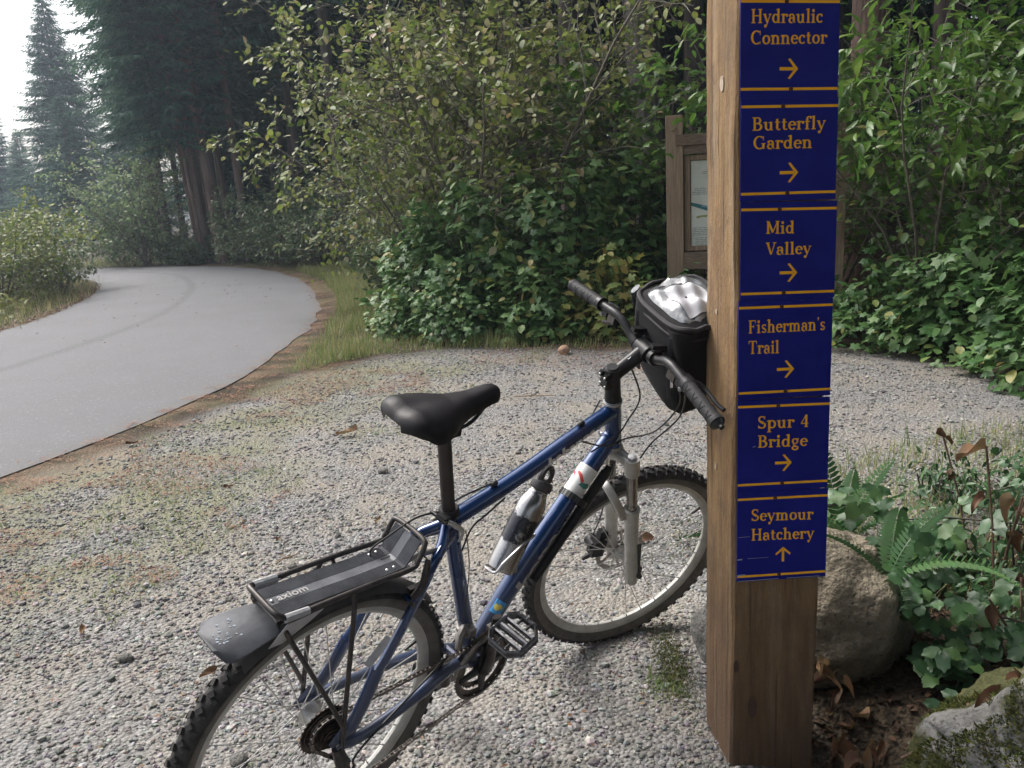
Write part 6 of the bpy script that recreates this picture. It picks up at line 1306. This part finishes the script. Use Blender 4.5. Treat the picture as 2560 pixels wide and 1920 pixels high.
cal = part('brake_caliper', M_black, lambda mb: (mb.box(S(-.03, .052, .04), (.04, .034, .055), SR.to_3x3()), mb.tube([S(-.035, .048, .045), S(-.035, .085, .045)], .021, 14), mb.tube([S(-.045, .05, .02), S(-.075, .06, .0)], [.009, .006], 8), mb.box(S(-.01, .058, .06), (.03, .02, .06), SR.to_3x3())), fork)
# stem, headset, bars ------------------------------------------------
part('headset', M_fork, lambda mb: (mb.lathe([(0, .0235), (.006, .0245), (.010, .0215)], S(0, 0, .606), SZ, 22), mb.lathe([(0, .021), (.007, .0245), (.011, .0235)], S(0, 0, .458), SZ, 22)))
part('headset_spacer', M_black, lambda mb: mb.tube([S(0, 0, .616), S(0, 0, .665)], [.0215, .0188], 20))
stem = part('stem', M_black, lambda mb: (mb.tube([S(0, 0, .655), S(0, 0, .712)], .0195, 20), mb.tube([S(0, 0, .712), S(0, 0, .717)], [.0185, .014], 18), mb.tube([S(.006, 0, .693), S(.04, 0, .710), S(.088, 0, .733)], [.0185, .0185, .0195], 18), mb.tube([S(.090, -.024, .734), S(.090, .024, .734)], .0225, 20), [mb.box(S(-.02, y_, z_), (.016, .010, .014), SR.to_3x3()) for y_ in (-.012, .012) for z_ in (.672, .698)], mb.box(S(-.014, 0, .685), (.02, .03, .045), SR.to_3x3())))
flat_text('D', .016, Matrix.Translation(S(.038, -.008, .7285)) @ Matrix((SX, SY, SZ)).transposed().to_4x4() @ Matrix.Rotation(R(-26), 4, 'Y'), M_white, 'stem_mark', stem)
part('stem_bolt', M_alloy, lambda mb: [mb.lathe([(0, .0035), (.003, .003)], S(-.028, y_, z_), -SX, 6) for y_ in (-.012, .012) for z_ in (.672, .698)], stem)
def bar_pt(y_):
    a_ = abs(y_); return S(np.interp(a_, [0, .04, .11, .2, .335], [.090, .090, .086, .078, .066]), y_, np.interp(a_, [0, .035, .06, .10, .13, .2, .335], [.734, .735, .742, .764, .770, .765, .755]))
bar = part('handlebar', M_black, lambda mb: mb.tube([bar_pt(y_) for y_ in np.linspace(-.325, .325, 60)], [.0112 + .0045 * math.exp(-(y_ / .05) ** 4) for y_ in np.linspace(-.325, .325, 60)], 16))
for s in (-1, 1):
    def grip(mb):
        n_ = 44; pts = [bar_pt(s * y_) for y_ in np.linspace(.205, .335, n_)]; mb.tube(pts, [.0165 if 1 < i < n_ - 4 else .0178 for i in range(n_)], 20)
        ax = (pts[-1] - pts[0]).normalized(); u_ = ax.cross(SZ).normalized(); v_ = ax.cross(u_)
        for q in range(7):
            for d in (1, -1):
                ps = []
                for i in range(9):
                    f_ = .08 + (q + i / 8) / 8.6; a_ = d * (i / 8 * 2.2 - 1.1) + (pi if q % 2 else 0); ps.append(pts[0].lerp(pts[-1], min(f_, .95)) + (u_ * cos(a_) + v_ * sin(a_)) * .0166)
                mb.tube(ps, .0009, 4)
    g = part('grip', M_rub, grip, bar)
    part('bar_end_plug', M_cable, lambda mb: mb.tube([bar_pt(s * .334), bar_pt(s * .34) + SY * s * .006, bar_pt(s * .34) + SY * s * .012], [.0165, .006, .006], 14), bar)
    part('grip_collar', M_black, lambda mb: mb.tube([bar_pt(s * .192), bar_pt(s * .206)], .0182, 16), bar)
    lev = part('brake_lever', M_black, lambda mb: (mb.box(bar_pt(s * .175) + SX * .008 - SZ * .014, (.03, .026, .028), SR.to_3x3()), mb.tube(smooth_path([bar_pt(s * .172) + SX * .022 - SZ * .02, bar_pt(s * .195) + SX * .048 - SZ * .030, bar_pt(s * .25) + SX * .052 - SZ * .036, bar_pt(s * .275) + SX * .056 - SZ * .036], 4), [.008] * 4 + [.0055] * 9, 8)), bar)
    part('lever_bolt', M_alloy, lambda mb: mb.lathe([(0, .006), (.004, .005)], bar_pt(s * .185) - SX * .008 - SZ * .022, -SX, 10), lev)
    part('shifter', M_rack, lambda mb: (mb.box(bar_pt(s * .14) + SX * .006 - SZ * .022, (.034, .03, .022), SR.to_3x3()), mb.tube([bar_pt(s * .135) + SX * .0 - SZ * .03, bar_pt(s * .165) - SX * .018 - SZ * .034], [.007, .005], 8)), bar)
def cable(pts, r_=.0022, name='cable', m=M_cable): return part(name, m, lambda mb: mb.tube(smooth_path(pts, 8), r_, 7))
cable([bar_pt(-.14) - SZ * .03, S(.13, -.10, .62), S(.09, -.06, .52), S(.02, -.03, .50), (.80, -.024, .79), (.72, -.0, .815)])
cable([bar_pt(-.165) - SZ * .03 + SX * .02, S(.12, -.12, .60), S(.07, -.075, .50), S(.03, -.055, .43), S(.02, .02, .40)])
cable([S(.05, .0, .70), S(.06, -.03, .62), S(.02, -.035, .56), (.83, -.03, .82), (.74, -.024, .79)])
cable([S(-.02, .03, .60), S(-.05, .02, .57), (.72, 0, .865), (.715, 0, .864)])
cable([(.42, 0, .789), (.36, .012, .775), (.33, .02, .762)]); cable([(.29, .018, .75), (.22, .012, .765), (.16, .02, .74), (.12, .03, .71), (.12, .01, .69)])
cable([(.46, -.012, .745), (.40, -.02, .728), (.35, -.026, .712), (.33, -.026, .66)]); cable([(.30, -.06, .40), (.06, -.08, .30), (.035, -.085, .26), (.02, -.08, .24)], .0025)
cable([S(.03, .03, .40), S(-.0, .045, .25), S(-.01, .06, .15), S(-.045, .05, .09)])
cable([(.347, -.012, .70), (.36, -.028, .60), (.375, -.02, .45), (.38, -.01, .42)], .0012)
# clear safety loop: brake noodle bits at seat collar
# bottle cage + bottle
cg0 = Vector((.4962, 0, .525)); bx = Vector((.0, .0, 0))
BA0 = Vector((.499, .0, .520)); BA1 = Vector((.627, .014, .732)); bax = (BA1 - BA0).normalized(); bu = NY; bu = (bu - bax * bu.dot(bax)).normalized(); bv = bax.cross(bu)
cage = part('bottle_cage', M_alloy, lambda mb: (mb.tube(smooth_path([BA0 + (bu * cos(a_) + bv * sin(a_)) * .0385 + bax * h_ for a_, h_ in ((2.3, .02), (1.8, .07), (1.2, .105), (.6, .112), (0, .10), (-.5, .07), (-1.0, .02))], 5), .0033, 8),
     mb.tube(smooth_path([BA0 + (bu * cos(a_) + bv * sin(a_)) * .0385 + bax * h_ for a_, h_ in ((2.3, .02), (2.4, -.004), (pi, -.008), (-2.0, -.006), (-1.2, -.006), (-1.0, .02))], 5), .0033, 8), mb.tube([BA0 - bax * .006 + bv * -.035, BA0 + bax * .02 + Vector((.045, 0, -.04))], [.003, .012], 8, flat=(1, 1)),
     mb.box(BA0 + bax * .10 + (Vector((.74, 0, -.67)) * .046), (.01, .012, .14), Matrix.Rotation(R(43), 3, 'Y'))))
bottle = thing('water_bottle', 'scuffed steel water bottle with black loop cap in the bicycle cage', 'bottle')
bottle.matrix_world = BM.copy()
M_btl = mat('brushed_steel', (.30, .29, .28), .26, .95, noise=12, col2=(.42, .41, .40), stretch=(1, 1, 1), bump=(200, .0002))
t = M_btl.node_tree; b = t.nodes['Principled BSDF']; src = b.inputs['Base Color'].links[0].from_socket
tc = nd(t, 'ShaderNodeTexCoord'); n_ = nd(t, 'ShaderNodeTexNoise', Scale=26.0, Detail=7.0, Roughness=.75); t.links.new(tc.outputs['Object'], n_.inputs['Vector'])
at = nd(t, 'ShaderNodeAttribute'); at.attribute_name = 'paint'; mm = nd(t, 'ShaderNodeMath'); mm.operation = 'MULTIPLY_ADD'; t.links.new(n_.outputs['Fac'], mm.inputs[0]); mm.inputs[1].default_value = .9; t.links.new(at.outputs['Fac'], mm.inputs[2])
pm = ramp(t, mm.outputs[0], [(.84, (0, 0, 0)), (.87, (1, 1, 1))]); t.links.new(mixc(t, pm, src, (.012, .012, .018)), b.inputs['Base Color'])
iv = nd(t, 'ShaderNodeMapRange'); t.links.new(pm, iv.inputs[0]); iv.inputs[3].default_value = .95; iv.inputs[4].default_value = .1; t.links.new(iv.outputs[0], b.inputs['Metallic'])
pr = [(0, .030), (.003, .0345), (.02, .0352), (.05, .0353), (.08, .0353), (.11, .0353), (.14, .0353), (.165, .0352), (.180, .034), (.192, .030), (.200, .0265), (.206, .0245)] + [(.206 + .0025 * i, .0245 if i % 2 else .0228) for i in range(1, 9)]
bo = MB(); bo.lathe(pr, BA0, bax, 36); bo = bo.build('flask', M_btl, bottle)
pa = bo.data.attributes.new('paint', 'FLOAT', 'POINT'); vals = []
for v in bo.data.vertices:
    h_ = (v.co - BA0).dot(bax); vals.append(float(np.interp(h_, [0, .06, .08, .15, .172, .21], [-.2, .1, .5, .45, .12, -.3])))
pa.data.foreach_set('value', vals)
M_cap = mat('cap_plastic', (.03, .027, .03), .5, noise=40, col2=(.05, .046, .05))
def capf(mb):
    mb.lathe([(.216, .0255), (.219, .0275), (.236, .0275), (.240, .024)], BA0, bax, 26)
    c_ = BA0 + bax * .255; mb.tube([c_ + bax * .019 * sin(a_) * 1.05 + bv * .0195 * cos(a_) for a_ in np.linspace(0, 2 * pi, 26)[:-1]], .0075, 8, closed=True, flat=(1, 1.1)); mb.tube([BA0 + bax * .238 + bv * .018, BA0 + bax * .25 + bv * .02], .009, 8); mb.tube([BA0 + bax * .238 - bv * .018, BA0 + bax * .25 - bv * .02], .009, 8)
part('bottle_cap', M_cap, capf, bottle)
def inkm(mb):
    r_ = random.Random(9)
    for _ in range(46):
        h_ = .022 + .05 * r_.random(); a_ = .15 + .75 * r_.random() + 0.0; n_ = (bu * cos(a_) + bv * sin(a_)); mb.box(BA0 + bax * h_ + n_ * .0356, (.0012 + .003 * r_.random(), .0015, .0012 + .002 * r_.random()), Matrix((bax.cross(n_), n_, bax)).transposed())
part('printed_marks', mat('bottle_print', (.25, .28, .31), .5), inkm, bo, smooth=False)

# handlebar bag ------------------------------------------------------
bag = thing('handlebar_bag', 'black handlebar bag with clear map window, squeezed between bike and post', 'bag'); bag.matrix_world = BM.copy()
M_bag = mat('black_nylon', (.005, .005, .006), .95, noise=40, col2=(.009, .008, .009), bump=(500, .0006)); M_pipe = mat('bag_piping', (.014, .012, .015), .7)
def bagbody(mb):
    NS, NU = 44, 16
    for i in range(NU + 1):
        t_ = i / NU; s_ = .585 + .235 * t_
        grow = np.interp(t_, [0, .06, .2, .5, 1], [.80, .90, .97, 1.0, 1.0]); 
        for j in range(NS):
            a_ = 2 * pi * j / NS; ca, sa_ = cos(a_), sin(a_); e_ = .42
            f_ = .205 + .09 * grow * math.copysign(abs(ca) ** e_, ca); y_ = .008 + .114 * grow * math.copysign(abs(sa_) ** e_, sa_)
            if f_ < .2: f_ += (1 - t_) * .0
            wob = .004 * sin(a_ * 3 + t_ * 5) + .003 * sin(a_ * 7 + t_ * 11); s2 = s_ + (.03 * (1 - t_) * (-(y_) / .12) * -1 if t_ < .3 else 0)
            mb.v.append(tuple(S(f_ + wob, y_ + wob * .6, s2)))
    for i in range(NU):
        for j in range(NS): mb.f.append((i * NS + j, i * NS + (j + 1) % NS, (i + 1) * NS + (j + 1) % NS, (i + 1) * NS + j))
    mb.f.append(tuple(reversed(range(NS)))); mb.f.append(tuple(NU * NS + j for j in range(NS)))
bagb = part('bag_body', M_bag, bagbody, bag)
def lid_pt(u_, v_, lift=0):
    """u front-back -1..1, v left-right -1..1"""
    e_ = .5; f_ = .212 + .092 * u_; y_ = .006 + .116 * v_
    dome = .030 * (1 - abs(u_) ** 2.4) * (1 - abs(v_) ** 2.6) ; wr = .0035 * sin(v_ * 9 + u_ * 4) + .0025 * sin(u_ * 13 - v_ * 6)
    return S(f_, y_, .822 + dome + wr * (1 - abs(u_)) * 2 * (lift > 0) + lift)
def sq(a_): 
    e_ = .5; return math.copysign(abs(cos(a_)) ** e_, cos(a_)), math.copysign(abs(sin(a_)) ** e_, sin(a_))
def lid(mb):
    n_, k_ = 10, 44; mb.v.append(tuple(lid_pt(0, 0)))
    for i in range(1, n_ + 1):
        for j in range(k_):
            c_, s_ = sq(2 * pi * j / k_); mb.v.append(tuple(lid_pt(c_ * i / n_, s_ * i / n_)))
    for j in range(k_):
        c_, s_ = sq(2 * pi * j / k_); mb.v.append(tuple(lid_pt(c_ * 1.01, s_ * 1.01, -.03)))
    for j in range(k_): mb.f.append((0, 1 + j, 1 + (j + 1) % k_))
    for i in range(n_):
        for j in range(k_): a_ = 1 + i * k_ + j; b_ = 1 + i * k_ + (j + 1) % k_; mb.f.append((a_, a_ + k_, b_ + k_, b_))
part('bag_lid', M_bag, lid, bag)
part('piping', M_pipe, lambda mb: (mb.tube([lid_pt(*sq(a_), .003) for a_ in np.linspace(0, 2 * pi, 61)[:-1]], .0065, 8, closed=True), mb.tube([lid_pt(*[q * .99 for q in sq(a_)], -.024) for a_ in np.linspace(0, 2 * pi, 61)[:-1]], .0045, 8, closed=True)), bag)
M_vin = mat('clear_vinyl', (.10, .105, .11), .12, .0, noise=14, col2=(.22, .23, .24), spec=.9, coat=1.0, bump=(14, .012))
M_paper = mat('map_paper', (.36, .36, .38), .4, noise=12, col2=(.48, .48, .5))
def window(mb):
    n_, k_ = 14, 44; mb.v.append(tuple(lid_pt(0, 0, .006)))
    for i in range(1, n_ + 1):
        for j in range(k_):
            c_, s_ = sq(2 * pi * j / k_); q = .82 * i / n_; mb.v.append(tuple(lid_pt(c_ * q, s_ * q, .006 if i < n_ else .001)))
    for j in range(k_): mb.f.append((0, 1 + j, 1 + (j + 1) % k_))
    for i in range(n_ - 1):
        for j in range(k_): a_ = 1 + i * k_ + j; b_ = 1 + i * k_ + (j + 1) % k_; mb.f.append((a_, a_ + k_, b_ + k_, b_))
part('map_window', M_vin, window, bag)
mp_ = MB()
for i in range(25):
    for j in range(25): mp_.v.append(tuple(lid_pt(-.52 + .92 * i / 24, -.70 + .95 * j / 24, .0095 + .0008 * sin(i * .5 + j * .3))))
for i in range(24):
    for j in range(24): a_ = i * 25 + j; mp_.f.append((a_, a_ + 1, a_ + 26, a_ + 25))
mp_.build('folded_map', M_paper, bag)
part('bag_mount', M_black, lambda mb: [(mb.tube([S(.085, y_, .752), S(.125, y_, .758)], .0075, 8), mb.box(S(.108, y_, .765), (.06, .016, .010), SR.to_3x3()), mb.tube([bar_pt(y_ - .008), bar_pt(y_ + .008)], .0185, 14)) for y_ in (.042, -.045)] + [mb.box(S(.127, 0, .742), (.014, .10, .05), SR.to_3x3())], bag)
part('strap', M_pipe, lambda mb: [mb.tube([S(.116, y_, .80), S(.112, y_, .70), S(.118, y_, .62)], .007, 4, flat=(.2, 1)) for y_ in (.075, -.07)], bag)
part('side_pocket', M_vin, lambda mb: mb.tube(smooth_path([S(.135, .124, .83), S(.14, .127, .80), S(.14, .125, .785)], 4), .014, 8, flat=(1.3, .5)), bag)
